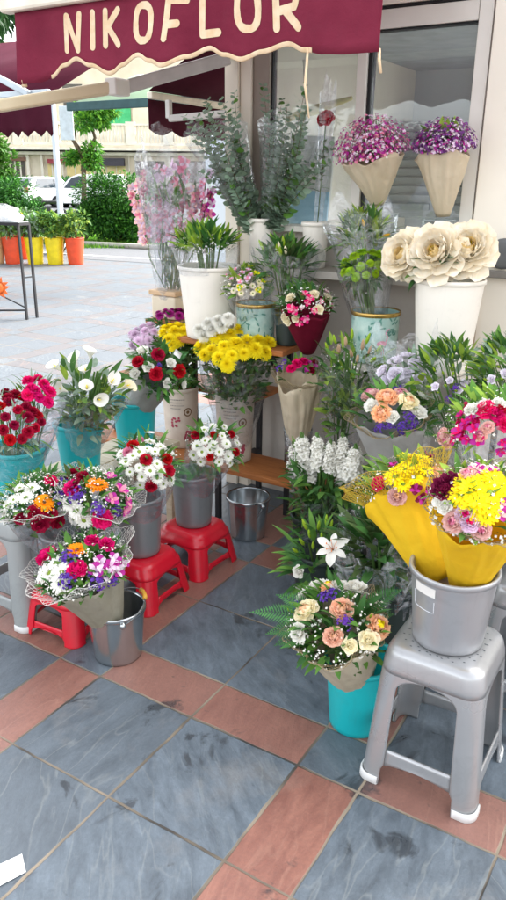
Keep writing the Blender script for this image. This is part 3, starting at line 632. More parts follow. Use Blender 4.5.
g = MB().use(CGL); i = [g.vert(V(q)) for q in ((1.66, -.66, 1.52), (1.66, .66, 1.52), (2.1, .74, 1.1), (2.1, -.74, 1.1))]; g.face(i); g.build('rear_window', c1, solid=.02)
van = [(-2.2, .3), (-2.25, .62), (-2.1, .88), (-1.35, 1.02), (-.75, 1.62), (-.3, 1.78), (2.05, 1.78), (2.2, 1.6), (2.22, .45), (2.1, .28)]
c2 = car(van, [[(-1.05, 1.06), (-.62, 1.58), (-.28, 1.66), (.0, 1.66), (.0, 1.06)]], 4.45, 1.8, (-1.45, 1.45), 'white panel van parked side on in front of the shops', 88, 212, 44, 0, 'parked_van'); c2['category'] = 'van'
g = MB().use(CGL); i = [g.vert(V(q)) for q in ((-1.36, -.68, 1.03), (-1.36, .68, 1.03), (-.8, .6, 1.58), (-.8, -.6, 1.58))]; g.face(i); g.build('windscreen', c2, solid=.02)
x, _ = bp(43, 216, 27); t = bgroot('motorbike', 'dark motorbike parked in front of the white cars', 'motorbike'); t.location = CAM+FW*27+_r*x; t.location.z = 0; t.rotation_euler = (0, 0, -YAW+.25)
for wx in (-.62, .62):
    g = MB().use(TYRE); M = Matrix.Rotation(PI/2, 3, 'X'); g.lathe([(.2, -.06), (.29, -.05), (.31, 0), (.29, .05), (.2, .06)], 20, (wx, 0, .31), M); wh = g.build('wheel', t)
    g = MB().use(RIM); [g.tube([V((wx, 0, .31)), V((wx+.2*math.cos(k), 0, .31+.2*math.sin(k)))], .012, 4) for k in (0, 1.05, 2.1, 3.14, 4.2, 5.2)]; g.build('rim', wh)
g = MB().use(BLK); g.ellipsoid((-.12, 0, .82), (.3, .16, .16)); g.build('tank', t)
g = MB().use(BLK); g.box((.36, 0, .82), (.36, .13, .05)); g.build('saddle', t, bevel=.03)
g = MB().use(BLK); g.box((.02, 0, .48), (.26, .14, .16)); g.build('engine', t, bevel=.03)
g = MB().use(RIM); g.tube([V((-.62, .07, .31)), V((-.42, .07, .95))], .025, 6); g.tube([V((-.62, -.07, .31)), V((-.42, -.07, .95))], .025, 6); g.build('fork', t)
g = MB().use(BLK); g.tube([V((-.32, -.36, 1.05)), V((-.42, -.1, 1.0)), V((-.42, .1, 1.0)), V((-.32, .36, 1.05))], .018, 6); g.build('handlebar', t)
g = MB().use(LAMPW); g.ellipsoid((-.52, 0, .88), (.07, .1, .1)); g.build('headlight', t)

# ================================================================== THE KIOSK
YW = 1.78; XL = -.642; XR = 3.6; DEP = 2.4  # XR: kiosk lengthened out of view to shade the foreground
CREAM = mat('kiosk_cream', '#f2e9d8', .55, '#e6dcc9', 1.4, bump=.08, bscale=30); CREAM2 = mat('kiosk_panel', '#f8f0e0', .5, '#f0e7d6', 1.2); TAUPE = mat('frame_taupe', '#9a8d80', .5, '#877a6e', 3); FRW = mat('frame_white', '#eae6dc', .4, '#dcd7cc', 3); GRYW = mat('kiosk_wall_grey', '#c9c2b8', .8, '#b6afa5', 3, bump=.3, bscale=25); RUB = mat('rubber_black', '#17181a', .6); INT = mat('interior_grey', '#c9cdcd', .8, '#b8bdbe', 1); INTD = mat('interior_ceiling', '#a9b0b2', .7)
K = thing('flower_kiosk', 'cream flower shop kiosk with white framed windows and grey lower wall', 'kiosk', (.5, YW, 0))
KO = V((.5, YW, 0))
def kb(name, m, lo, hi, parent=None, bevel=.003):
    q = MB().use(m); q.boxl([a-b for a, b in zip(lo, KO)], [a-b for a, b in zip(hi, KO)]); o = q.build(name, parent or K, smooth=False, bevel=bevel); return o
kb('corner_post', CREAM, (XL, YW-.03, 0), (-.565, YW+.12, 2.9)); kb('corner_post', CREAM, (-.561, YW-.015, 0), (-.499, YW+.12, 2.9))
kb('frame_jamb', TAUPE, (-.497, YW+.0, 1.44), (-.406, YW+.08, 2.36)); kb('frame_jamb', RUB, (-.406, YW+.02, 1.46), (-.398, YW+.06, 2.36))
kb('wall', GRYW, (-.497, YW+.02, 0), (.640, YW+.12, 1.43)); kb('window_sill', FRW, (-.497, YW-.06, 1.43), (.638, YW+.12, 1.458))
kb('ledge', GRYW, (-.47, 1.57, 1.235), (.66, YW+.017, 1.27))
kb('mullion', FRW, (.052, YW-.005, 1.461), (.098, YW+.07, 2.36)); kb('gasket', RUB, (.101, YW+.01, 1.461), (.117, YW+.06, 2.36))
kb('frame_jamb', FRW, (.580, YW-.01, 1.461), (.638, YW+.08, 2.36)); kb('gasket', RUB, (.574, YW+.02, 1.48), (.578, YW+.06, 2.28))
kb('frame_head', FRW, (.12, YW-.005, 2.285), (.577, YW+.07, 2.36)); kb('frame_head', FRW, (-.396, YW-.005, 2.30), (.049, YW+.07, 2.36)); kb('gasket', RUB, (.12, YW+.0, 2.277), (.577, YW+.05, 2.2835))
kb('gasket', RUB, (-.497, YW-.01, 2.362), (.638, YW+.06, 2.372)); kb('fascia', CREAM2, (-.497, YW-.02, 2.374), (XR, YW+.12, 2.9))
kb('side_panel', CREAM2, (.648, YW-.025, 0), (XR, YW+.12, 2.372)); kb('trim_strip', TAUPE, (.6405, YW-.01, 0), (.6475, YW+.05, 2.372)); kb('trim_strip', mat('trim_brown', '#a08a72', .6), (.70, YW-.05, .2), (.715, YW-.027, 1.30)); kb('rail', mat('rail_grey', '#8d8880', .6, bump=.4), (.718, YW-.06, 1.28), (XR, YW-.027, 1.31))
kb('side_wall', CREAM, (XL, YW+.123, 0), (XL+.06, YW+DEP, 2.9)); kb('back_wall', INT, (XL-.003, YW+DEP+.001, 0), (.3, YW+DEP+.08, 2.9)); kb('back_wall', INT, (.303, YW+DEP+.001, 0), (XR, YW+DEP+.08, .9)); kb('back_wall', INT, (.303, YW+DEP+.001, 2.4), (XR, YW+DEP+.08, 2.9)); kb('ceiling', INTD, (XL+.061, YW+.121, 2.42), (XR, YW+DEP-.003, 2.48)); kb('roof', mat('roof_grey', '#9a9a98', .8), (XL-.05, YW-.05, 2.903), (XR, YW+DEP+.1, 2.98)); kb('interior_floor', INTD, (XL+.063, YW+.123, .0), (XR, YW+DEP-.003, .06))  # gap in the unseen back wall added to let daylight inside
kb('side_wall', CREAM, (XR-.06, YW+.123, 0), (XR, YW+DEP-.003, 2.418))
GLS = film('window_glass', tint=(.88, .92, .95), opac=.07, rough=.015, milk=.07, flat=True)  # milk paints bright haze over the panes as a pale grey veil
for (a, b_) in ((-.398, .052), (.117, .574)):
    q = MB().use(GLS); q.boxl((a-KO.x, .03, 1.459), (b_-KO.x, .036, 2.30)); q.build('window_pane', K, smooth=False)
o = MB(); o.use(INT)
# vent cap on the right panel
q = MB().use(mat('vent_grey', '#6a6c6c', .5)); M = Matrix.Rotation(PI/2, 3, 'X'); pv = at(503, 254, YW-.03); q.lathe([(.001, 0), (.05, .004), (.062, .0), (.066, -.02)], 20, pv-KO+V((0, -.012, 0)), M); q.build('vent_cap', K)
# things seen through the glass
cab = thing('louvred_cabinet', 'grey louvred cabinet inside the kiosk seen through the right window', 'cabinet', (at(432, 140, YW+1.9).x-.3, YW+1.9, 0))
q = MB().use(mat('cabinet_grey', '#9aa0a2', .6)); q.boxl((-.05, 0, 1.42), (.75, .35, 2.05)); q.build('carcass', cab, smooth=False, bevel=.01)
for s in range(2):
    q = MB().use(mat('cabinet_slat', '#7d8486', .6)); x0 = -.02+s*.385
    for k in range(9): q.box((x0+.18, -.012, 1.50+k*.058), (.165, .012, .022), Matrix.Rotation(.5, 3, 'X'))
    q.build('louvre_door', cab, smooth=False)
c_ = at(420, 100, YW+.8)
bd = thing('display_board', 'white display board with blue lower half inside the left window', 'board', at(305, 235, YW+.35)); q = MB().use(mat('board_white', '#e9e6de', .6)); q.box((.02, 0, .28), (.13, .012, .22), Matrix.Rotation(.05, 3, 'Y')); q.build('panel', bd, smooth=False, bevel=.01)
q = MB().use(mat('board_blue', '#a4d2ec', .5, '#86c0e2', 4)); q.box((.02, -.016, .14), (.12, .003, .09), Matrix.Rotation(.05, 3, 'Y')); q.build('blue_panel', bd, smooth=False)
q = MB().use(BLK); q.tube([V((-.08, .02, .3)), V((-.12, .2, -1.2))], .012, 6); q.tube([V((.1, .02, .3)), V((.14, .2, -1.2))], .012, 6); q.build('leg', bd)
pz = thing('folded_parasol', 'folded pale yellow parasol leaning inside the left window', 'parasol', at(298, 178, YW+.5)); q = MB().use(mat('parasol_yellow', '#d9cd8a', .8)); a = at(283, 120, YW+.5)-at(298, 178, YW+.5); b_ = at(352, 98, YW+.5)-at(298, 178, YW+.5); q.tube([a, a.lerp(b_, .5), b_], [.018, .026, .01], 8); q.build('canopy', pz); q = MB().use(FRW); q.tube([at(304, 60, YW+.5)-at(298, 178, YW+.5), at(307, 110, YW+.5)-at(298, 178, YW+.5), V((0, 0, 0)), V((0, .1, -1.3))], .008, 6); q.build('shaft', pz)
wb = thing('leaning_board', 'white and pale blue board standing beside the kiosk corner behind the orchids', 'board', (-1.56, 3.0, 0)); q = MB().use(mat('board_pale', '#e4ecf0', .5, '#d5e2ea', 2)); q.boxl((-.09, 0, .9), (.11, .03, 1.95)); q.build('panel', wb, smooth=False, bevel=.006); q = MB().use(POLEM); q.tube([V((0, .05, 0)), V((0, .05, 1.0))], .02, 8); q.build('post', wb)

# ------------------------------------------------------------------ awnings
def fabric(name, c, c2): 
    return mat(name, c, .9, c2, 2.6, bump=.5, bscale=22, transl=.08, spec=.12, dirt=.12)
MAR = fabric('awning_burgundy', '#8a3448', '#6f2437'); MAR2 = mat('awning_wine', '#4a1a2a', .9, '#3e1422', 2.2, bump=.25, bscale=14, spec=.1); TRIM = mat('trim_cream', '#ead3b2', .85, '#d8b990', 24, dirt=.3); ARMC = mat('arm_cream', '#d6c6a4', .45, '#c6b48f', 4); ARMW = mat('arm_white', '#cfccc6', .4); BARW = mat('bar_cream', '#efe6d2', .45)
YV = .82; A = thing('striped_edge_awning' if False else 'shop_awning', 'burgundy kiosk awning with cream hand painted lettering and wavy trim', 'awning', (0, YV, 2.3)); AO = V((0, YV, 2.3))
def vy(x, z): return YV + (.016*math.sin(x*7+.6)+.009*math.sin(x*17+2*z)+.004*math.sin(x*31+9*z))*max(0, (2.28-z)/.24)
import bisect
WAVE = [(-1.05, 2.033), (-.95, 2.04), (-.88, 2.052), (-.80, 2.09), (-.73, 2.108), (-.65, 2.08), (-.562, 2.048), (-.48, 2.072), (-.398, 2.098), (-.34, 2.075), (-.282, 2.056), (-.18, 2.08), (-.079, 2.1), (-.015, 2.075), (.048, 2.058), (.13, 2.076), (.226, 2.094), (.30, 2.07), (.377, 2.055), (.45, 2.05), (.569, 2.05)]
def wav(x):
    for (a, za), (b, zb) in zip(WAVE, WAVE[1:]):
        if x <= b: t = (x-a)/(b-a); t = t*t*(3-2*t) if False else .5-.5*math.cos(PI*t); return za+(zb-za)*t
    return WAVE[-1][1]
mb = MB().use(MAR); rows = []
NXV = 130; XA, XB = -1.05, .569
for i in range(9):
    row = []
    for j in range(NXV+1):
        x = XA+(XB-XA)*j/NXV; z = 2.30+(wav(x)-2.30)*i/8; row.append(V((x, vy(x, z), z))-AO)
    rows.append(row)
mb.grid(rows); val = mb.build('valance', A, solid=.0025)
mb = MB().use(TRIM); TX = [-.88+(.33+.88)*k/150 for k in range(151)]
mb.grid([[V((x, vy(x, wav(x)+o_)-(.0035 if o_ > -.002 else .001), wav(x)+o_))-AO for x in TX] for o_ in (.013, .011, 0, -.002)]); mb.build('trim', val, solid=.0015)
mb = MB().use(TRIM); mb.tube([V((.566, YV, 2.06))-AO, V((.57, YV-.005, 2.03))-AO, V((.578, YV-.004, 1.99))-AO], .005, 6); mb.build('tie_cord', val)
mb = MB().use(TRIM); mb.tube([V((-1.03, YV-.004, 2.05))-AO, V((-1.025, YV-.004, 2.025))-AO], .012, 6); mb.build('tie_cord', val)
mb = MB().use(TRIM); c0 = at(308, 48, YV); mb.tube([c0-AO, at(305, 85, YV)-AO, at(309, 118, YV)-AO], [.004, .0045, .003], 6); mb.build('tie_cord', val)
mb = MB().use(BARW); mb.boxl((XA-.06, -.03, .0), (XB+.01, .03, .085)); mb.build('front_bar', A, smooth=False, bevel=.012)
mb = MB().use(MAR); mb.grid([[V((x, YV+.02+(YW-.03-YV-.02)*t, 2.335+.42*t-.03*math.sin(PI*t)))-AO for x in (XA, XA*.5, 0, XB*.5, XB)] for t in [i/6 for i in range(7)]]); mb.build('canopy', A, solid=.003)
S0, S1, S2 = at(229, 58, 1.72), at(122, 88, 1.30), at(-6, 109, 1.0)
def bar(mb, a, b, w, h, up=V((0, 0, 1))):
    d = (b-a); L = d.length; d.normalize(); s = d.cross(up).normalized(); u = s.cross(d); M = Matrix((d, s, u)).transposed(); mb.box((a+b)/2, (L/2, w/2, h/2), M)
mb = MB().use(ARMW); bar(mb, S0-AO, S1-AO, .035, .06); mb.build('arm', A, smooth=False, bevel=.008)
mb = MB().use(ARMC); bar(mb, S1-AO+V((0, -.05, -.002)), S2-AO+V((0, -.05, 0)), .045, .055); ar = mb.build('arm', A, smooth=False, bevel=.01)
for q_, h_ in ((S1-AO+V((0, -.03, 0)), (.035, .05, .036)), (S2-AO+V((0, -.05, 0)), (.03, .04, .036))): mb = MB().use(FRW); mb.box(q_, h_); mb.build('arm_joint', A, smooth=False, bevel=.008)
mb = MB().use(ARMW); bar(mb, S0-AO+V((0, .02, 0)), S0-AO+V((.05, .05, .12)), .05, .06); mb.build('wall_bracket', A, smooth=False, bevel=.006)
# lettering: thick hand-painted strokes, each letter a mesh following the cloth
def ell(x0, y0, x1, y1, n=18, p=2.6):
    pts = []
    for i in range(n+1):
        a = 2*PI*i/n; c, s = math.cos(a), math.sin(a); pts.append(((x0+x1)/2+(x1-x0)/2*math.copysign(abs(c)**(2/p), c), (y0+y1)/2+(y1-y0)/2*math.copysign(abs(s)**(2/p), s)))
    return pts
LET = [('N', [[(66.2, 16.5), (65.8, 50)], [(67, 17), (72, 33), (78, 50)], [(79.3, 14.5), (78, 49.5)]]), ('I', [[(92.6, 13), (92.4, 47)]]), ('K', [[(105.4, 11.5), (104.6, 45)], [(118, 10), (106.5, 28.5)], [(107.5, 26.5), (118.6, 44.5)]]),
       ('O', [ell(137, 5, 152.6, 41.2)]), ('F', [[(169, 0), (168, 15), (166, 39)], [(169, 0), (187.5, 0)], [(169, 24.8), (177.6, 23.6)]]), ('L', [[(203, -4), (202.6, 34)], [(202.6, 34.6), (219, 32.6)]]), ('O', [ell(237, -12, 258, 29)]), ('R', [[(275.5, -14), (275.2, 28)], [(276, -12), (290, -13), (297, -5), (294, 6), (277, 11)], [(284, 10), (297.5, 27)]])]
for ch, strokes in LET:
    mb = MB().use(TRIM); wid = .0125
    for st in strokes:
        P = [at(x, y, YV) for (x, y) in st]; Q = []
        for a, b in zip(P, P[1:]):
            for k in range(6): Q.append(a.lerp(b, k/6))
        Q.append(P[-1]); rows = []; nQ = len(Q); closed = (Q[0]-Q[-1]).length < 1e-4
        def off(p, x, z): return V((x, vy(x, min(z, 2.28))-.003, z))-AO
        for i, q in enumerate(Q):
            t = (Q[min(i+1, nQ-1)]-Q[max(i-1, 0)]); 
            if closed and i in (0, nQ-1): t = Q[1]-Q[-2]
            t = V((t.x, 0, t.z)).normalized(); n_ = V((-t.z, 0, t.x)); ww = wid*(1+.05*math.sin(i*.35+ord(ch)))
            rows.append([off(q, q.x+n_.x*ww*s, q.z+n_.z*ww*s) for s in (-1, -.4, .4, 1)])
        mb.grid(rows)
        if not closed:
            for e, sg in ((0, -1), (nQ-1, 1)):
                q = Q[e]; t = (Q[1]-Q[0]) if e == 0 else (Q[-1]-Q[-2]); t = V((t.x, 0, t.z)).normalized()*sg; n_ = V((-t.z, 0, t.x))
                ids = [mb.vert(off(q, q.x+n_.x*wid*math.cos(k*PI/8)+t.x*wid*math.sin(k*PI/8), q.z+n_.z*wid*math.cos(k*PI/8)+t.z*wid*math.sin(k*PI/8))) for k in range(9)]; mb.face(ids)
    mb.build('letter', val, smooth=False)
# awning on the kiosk's left side
B2 = thing('side_awning', 'dark wine awning on the far side of the kiosk above the orchids', 'awning', (-1.3, 2.5, 2.1)); BO = V((-1.3, 2.5, 2.1)); y0, y1 = 2.0, 3.3; xb = -1.32
mb = MB().use(MAR2); mb.grid([[V((xb+(XL-xb)*t, y, 2.13+.38*t))-BO for y in (y0, (y0+y1)/2, y1)] for t in (0, .25, .5, .75, 1)]); mb.build('canopy', B2, solid=.003)
mb = MB().use(BARW); mb.boxl((xb-.02-BO.x, y0-BO.y, 2.09-BO.z), (xb+.02-BO.x, y1-BO.y, 2.125-BO.z)); mb.build('front_bar', B2, smooth=False, bevel=.006)
mb = MB().use(MAR2); mb.grid([[V((xb-.01, y0+(y1-y0)*j/60, 2.088-.155*t-(.03*abs(math.sin(j*.32)) if t == 1 else 0)))-BO for j in range(61)] for t in (0, .5, 1)]); mb.build('valance', B2, solid=.002)
p1, p2, p3 = X_ = [V((-1.2, 2.02, 2.08)), V((-1.2, 2.02, 1.985)), V((-.66, 2.15, 2.02))]
mb = MB().use(ARMW); bar(mb, p1-BO, p2-BO, .03, .03, V((1, 0, 0))); bar(mb, p2-BO, p3-BO, .03, .035); mb.build('arm', B2, smooth=False, bevel=.005)
# neighbouring awning at far left
YN = 3.3; NB = thing('scalloped_awning', 'small dark wine awning with pointed scallops at the left edge', 'awning', at(20, 100, YN)); NO = at(20, 100, YN); xr = at(52, 110, YN).x; xl = xr-3.6; zt = at(40, 97, YN).z; zb = at(40, 133, YN).z
mb = MB().use(MAR2); rows = []
for t in (0, .4, .8, 1): rows.append([V((xl+(xr-xl)*j/288, YN+.012*math.sin(j*.21), zt+(zb-zt)*t - (t == 1)*(.05*abs(((j/11) % 1)-.5)*2-.02)))-NO for j in range(289)])
mb.grid(rows); mb.build('valance', NB, solid=.003)
mb = MB().use(MAR2); mb.grid([[V((x, YN+1.5*t, zt+.75*t))-NO for x in (xl, xr-.05)] for t in (0, .5, 1)]); mb.build('canopy', NB, solid=.004)
mb = MB().use(POLEM); bar(mb, at(-20, 68, YN-.06)-NO, at(29, 94, YN-.06)-NO, .04, .05); bar(mb, V((xl, YN-.02, zt+.03))-NO, V((xr, YN-.02, zt+.03))-NO, .04, .045); mb.build('front_bar', NB, smooth=False, bevel=.006)
mb = MB().use(POLEM); mb.tube([V((xl+.1, YN+1.45, zt+.7))-NO, V((xl+.1, YN+1.45, 0))-NO], .03, 8); mb.build('post', NB)
# pale green market canopy further back
a, b_ = at(92, 106, 8.5), at(260, 88, 8.5); GC = thing('market_canopy', 'pale green canopy with dark teal edge seen behind the folding arm', 'canopy', a); PG = fabric('canopy_green', '#b9cfae', '#a5c09c'); TE = mat('teal_beam', '#1d4a4c', .5)
mb = MB().use(PG); e1 = V((b_.x-a.x, 0, 0)); mb.grid([[V((-.4, 0, .06)), V((e1.x, 0, .06))], [V((-.2, 1.4, .62)), V((e1.x, 1.4, .62))]]); mb.build('canopy', GC, solid=.01)
mb = MB().use(TE); bar(mb, V((-.5, -.05, 0)), V((e1.x, -.05, 0)), .08, .13); mb.build('edge_beam', GC, smooth=False, bevel=.01)
mb = MB().use(TE); mb.tube([V((e1.x-.2, 1.3, -a.z)), V((e1.x-.2, 1.3, .55))], .04, 8); mb.tube([V((e1.x-.2, 1.3, .5)), V((e1.x-.2, 0, .0))], .03, 8); mb.build('post', GC)
# ================================================================== STANDS, STOOLS, BUCKETS
def woodm(name, c, c2):
    if name in MATS: return MATS[name]
    m = bpy.data.materials.new(name); m.use_nodes = True; N = NT(m); MATS[name] = m; b = N.n['Principled BSDF']; tc = N.node('ShaderNodeTexCoord')
    st = N.node('ShaderNodeVectorMath', operation='MULTIPLY'); N.link(tc.outputs['Object'], st.inputs[0]); st.inputs[1].default_value = (1.5, 22, 22)
    f = N.noise(st.outputs[0], 3, 6, .65, .8); N.link(N.mix(N.ramp(f, .3, .7), lin(c), lin(c2)), b.inputs['Base Color']); b.inputs['Roughness'].default_value = .5
    bn = N.node('ShaderNodeBump'); bn.inputs['Strength'].default_value = .3; bn.inputs['Distance'].default_value = .004; N.link(f, bn.inputs['Height']); N.link(bn.outputs[0], b.inputs['Normal']); return m
WOOD = woodm('wood_orange', '#b5713a', '#8c4f24'); WOODP = woodm('wood_pale', '#cdbfa8', '#a89878'); BLKM = mat('metal_black', '#1b1c20', .45)
SO = V((-.35, 1.55, 0)); ST = thing('flower_stand', 'tiered wooden flower stand on black brackets below the kiosk window', 'stand', SO)
def shelf(x0, x1, y0, y1, z, th=.028):
    q = MB().use(WOOD); q.boxl((x0-SO.x, y0-SO.y, z-th), (x1-SO.x, y1-SO.y, z)); q.build('shelf', ST, smooth=False, bevel=.004)
shelf(-1.25, .42, 1.29, 1.56, .30); shelf(-1.25, -.30, 1.53, 1.77, .62); shelf(-.76, -.06, 1.36, 1.565, .92); shelf(-1.13, -.90, 1.66, 1.90, .92); q = MB().use(GRYW); q.boxl((.25-SO.x, 1.31-SO.y, .895), (.98-SO.x, 1.565-SO.y, .92)); q.build('shelf', ST, smooth=False, bevel=.004)
for x in (-1.2, -.40):
    q = MB().use(BLKM); q.tube([V((x, 1.72, 0))-SO, V((x, 1.72, .6))-SO], .018, 4); q.tube([V((x, 1.32, 0))-SO, V((x, 1.32, .275))-SO], .018, 4); q.boxl((x-.02-SO.x, 1.31-SO.y, .25), (x+.02-SO.x, 1.70-SO.y, .271)); bar(q, V((x, 1.45, .30))-SO, V((x+.03, 1.70, .60))-SO, .055, .03, V((1, 0, 0))); q.build('bracket', ST, smooth=False)
q = MB().use(BLKM); q.tube([V((-1.02, 1.80, 0))-SO, V((-1.02, 1.80, .89))-SO], .03, 6); q.build('post', ST)
for x in (.38, .9, -.70, -.12):
    q = MB().use(BLKM); q.tube([V((x, 1.54, 0))-SO, V((x, 1.54, .89))-SO], .016, 4); bar(q, V((x, 1.5, .7))-SO, V((x, 1.36, .885))-SO, .02, .02, V((1, 0, 0))); q.build('bracket', ST, smooth=False)
def bench(label, x0, x1, y0, y1, z, m, nm='bench', along='y', leg=BLKM):
    c = V(((x0+x1)/2, (y0+y1)/2, 0)); t = thing(nm, label, 'bench', c); n = 3
    for k in range(n):
        q = MB().use(m); g = .008
        if along == 'y': a = x0+(x1-x0)*k/n; q.boxl((a+g-c.x, y0-c.y, z-.025), (a+(x1-x0)/n-c.x, y1-c.y, z))
        else: a = y0+(y1-y0)*k/n; q.boxl((x0-c.x, a+g-c.y, z-.025), (x1-c.x, a+(y1-y0)/n-c.y, z))
        q.build('plank', t, smooth=False, bevel=.003)
    for x in (x0+.03, x1-.03):
        for y in (y0+.05, y1-.05): q = MB().use(leg); q.box((x-c.x, y-c.y, (z-.027)/2), (.018, .018, (z-.027)/2)); q.build('leg', t, smooth=False)
    return t
bench('pale plank bench carrying the turquoise buckets at left', -.80, -.50, .44, 1.14, .46, WOODP, leg=WOODP)
bench('dark plank bench hidden under the bouquets at right by the wall', .55, 1.8, .86, 1.2, .45, woodm('wood_dark', '#4c3c30', '#33281f'), along='x')

SILV_P = mat('stool_silver', '#b2b3b4', .30, '#a6a7a8', 4, metal=.5, coat=.15, dirt=.25); REDP = mat('stool_red', '#d3122c', .32, '#c60e27', 2, coat=.2, dirt=.3); GREYP = mat('stool_grey', '#a3a7a6', .4, '#999d9c', 2, metal=.2, dirt=.3); FOOTW = mat('foot_white', '#e8e8e6', .5); FOOTD = mat('dimple_dark', '#565b62', .6)
def stool(name, label, loc, h, top, bot, m, rz=0, s0=.6, t1=.17, t2=.72, t3=.84, arch=.05, fil=.028, rc=.05, foot=None, dots=False, group=None, th=.006, seath=0):
    """one-shot moulded plastic stool: seat + apron, four corner legs, four stretchers"""
    t = thing(name, label, 'stool', loc, group, rz); hh = lambda q: top+(bot-top)*q**.9
    def corner_row(q, si, z, k, inset=0, rr=None):
        H = hh(q)-inset; r = max(min(rr if rr is not None else rc*(1-.35*q), H*.98), 1e-4); pts = []
        a0 = min(si*H, H-r-1e-4)
        for i in range(5): pts.append((a0+(H-r-a0)*i/4, H))
        for i in range(1, 6): a = PI/2*(1-i/6); pts.append((H-r+r*math.cos(a), H-r+r*math.sin(a)))
        for i in range(5): pts.append((H, (H-r)+(a0-(H-r))*i/4))
        c, s = math.cos(k*PI/2), math.sin(k*PI/2); return [V((x*c-y*s, x*s+y*c, z)) for x, y in pts]
    qmb = MB().use(m)
    for k in range(4):
        rows = []
        for f in (.0, .35, .7, .9): 
            H = top-fil; rows.append([V((p.x*f, p.y*f, h-seath*(1-f))) for p in corner_row(0, 0, h, k, fil)])
        for i in range(6): a = PI/2*i/5; rows.append(corner_row(0, 0, h-fil*(1-math.cos(a)), k, fil*(1-math.sin(a)), rc-fil*.4*(1-math.sin(a))))
        for i in range(1, 4): q = fil/h+(t1-fil/h)*i/3; rows.append(corner_row(q, 0, h*(1-q), k))
        qmb.grid(rows)
    qmb.build('seat', t, solid=th, weld=True)
    for k in range(4):
        rows = []; N_ = 12; ta = t1+.11
        for i in range(N_+1): x = (i/N_)**2; q = t1+(ta-t1)*x; si = s0*(1-(1-min(x, 1))**2.2)**.5 if x < 1 else s0; rows.append(corner_row(q, si, h*(1-q), k))
        for i in range(1, 9): q = ta+(t2-ta)*i/8; rows.append(corner_row(q, s0, h*(1-q), k))
        for i in range(1, 4): q = t2+(t3-t2)*i/3; rows.append(corner_row(q, s0, h*(1-q), k))
        for i in range(1, 9): q = t3+(1-t3)*i/8; rows.append(corner_row(q, min(s0+arch*min(i/2, 1), .86), h*(1-q), k))
        lg = MB().use(m); lg.grid(rows); lo = lg.build('leg', t, solid=th)
        c, s = math.cos(k*PI/2), math.sin(k*PI/2)
        if foot:
            ft = MB().use(foot); rr = []; 
            for (q, ins) in ((.945, -.004), (.95, -.006), (.995, -.006), (1.0, -.002)): rr.append(corner_row(q, min(s0+arch, .86), h*(1-q)+.001, k, ins))
            ft.grid(rr); ft.build('foot', t, solid=.006)
        sr = MB().use(m); rows = []
        for i in range(5):
            q = t2+(t3-t2)*i/4; H = hh(q)-.002
            rows.append([V((x*c-H*s, x*s+H*c, h*(1-q)+(.012*(1-abs(x/(s0*H))**2) if i == 4 else 0))) for x in [s0*H*(-1+2*j/14) for j in range(15)]])
        sr.grid(rows); sr.build('stretcher', t, solid=th)
    if dots:
        dm = MB().use(FOOTD)
        for rad, n in ((.105, 22), (.122, 24), (.09, 18), (.075, 14), (.06, 12)):
            for i in range(n):
                a = 2*PI*i/n+rad*40; p = V((rad*math.cos(a), rad*math.sin(a), h+.0035)); mx = top-fil
                if max(abs(p.x), abs(p.y)) > mx: p.x = max(-mx, min(mx, p.x)); p.y = max(-mx, min(mx, p.y))
                ids = [dm.vert(p+V((.0035*math.cos(b), .0022*math.sin(b), 0))) for b in [q*PI/3 for q in range(6)]]; dm.face(ids)
        dm.build('dimples', t)
    return t
s2 = gp(489, 580, .45)
GS = 'silver plastic stools at right'; GR = 'low red plastic stools'
stool('plastic_stool', 'tall silver plastic stool at front right holding the bucket of yellow wrapped bouquets', (1.14, .225, 0), .45, .137, .168, SILV_P, 0, foot=FOOTW, dots=True, group=GS)
stool('plastic_stool', 'silver plastic stool cut off by the right edge behind the front one', (s2.x+.15, s2.y+.12, 0), .45, .137, .168, SILV_P, 0, foot=FOOTW, dots=True, group=GS)
stool('plastic_stool', 'tall dull grey plastic stool cut off by the left edge', (-.595, .20, 0), .45, .137, .168, GREYP, 0, foot=FOOTW)
stool('low_stool', 'low red plastic stool half hidden behind the steel pail at front', (-.335, .19, 0), .2, .105, .14, REDP, .06, s0=.56, t1=.30, t2=.70, t3=.86, fil=.03, rc=.055, group=GR)
stool('low_stool', 'low red plastic stool in the middle under a tall grey bucket', (-.245, .52, 0), .2, .118, .15, REDP, .03, s0=.56, t1=.30, t2=.70, t3=.86, fil=.03, rc=.055, group=GR)
stool('low_stool', 'low red plastic stool farthest back beside the empty steel pail', (-.225, .865, 0), .2, .118, .15, REDP, -.04, s0=.56, t1=.30, t2=.70, t3=.86, fil=.03, rc=.055, group=GR)

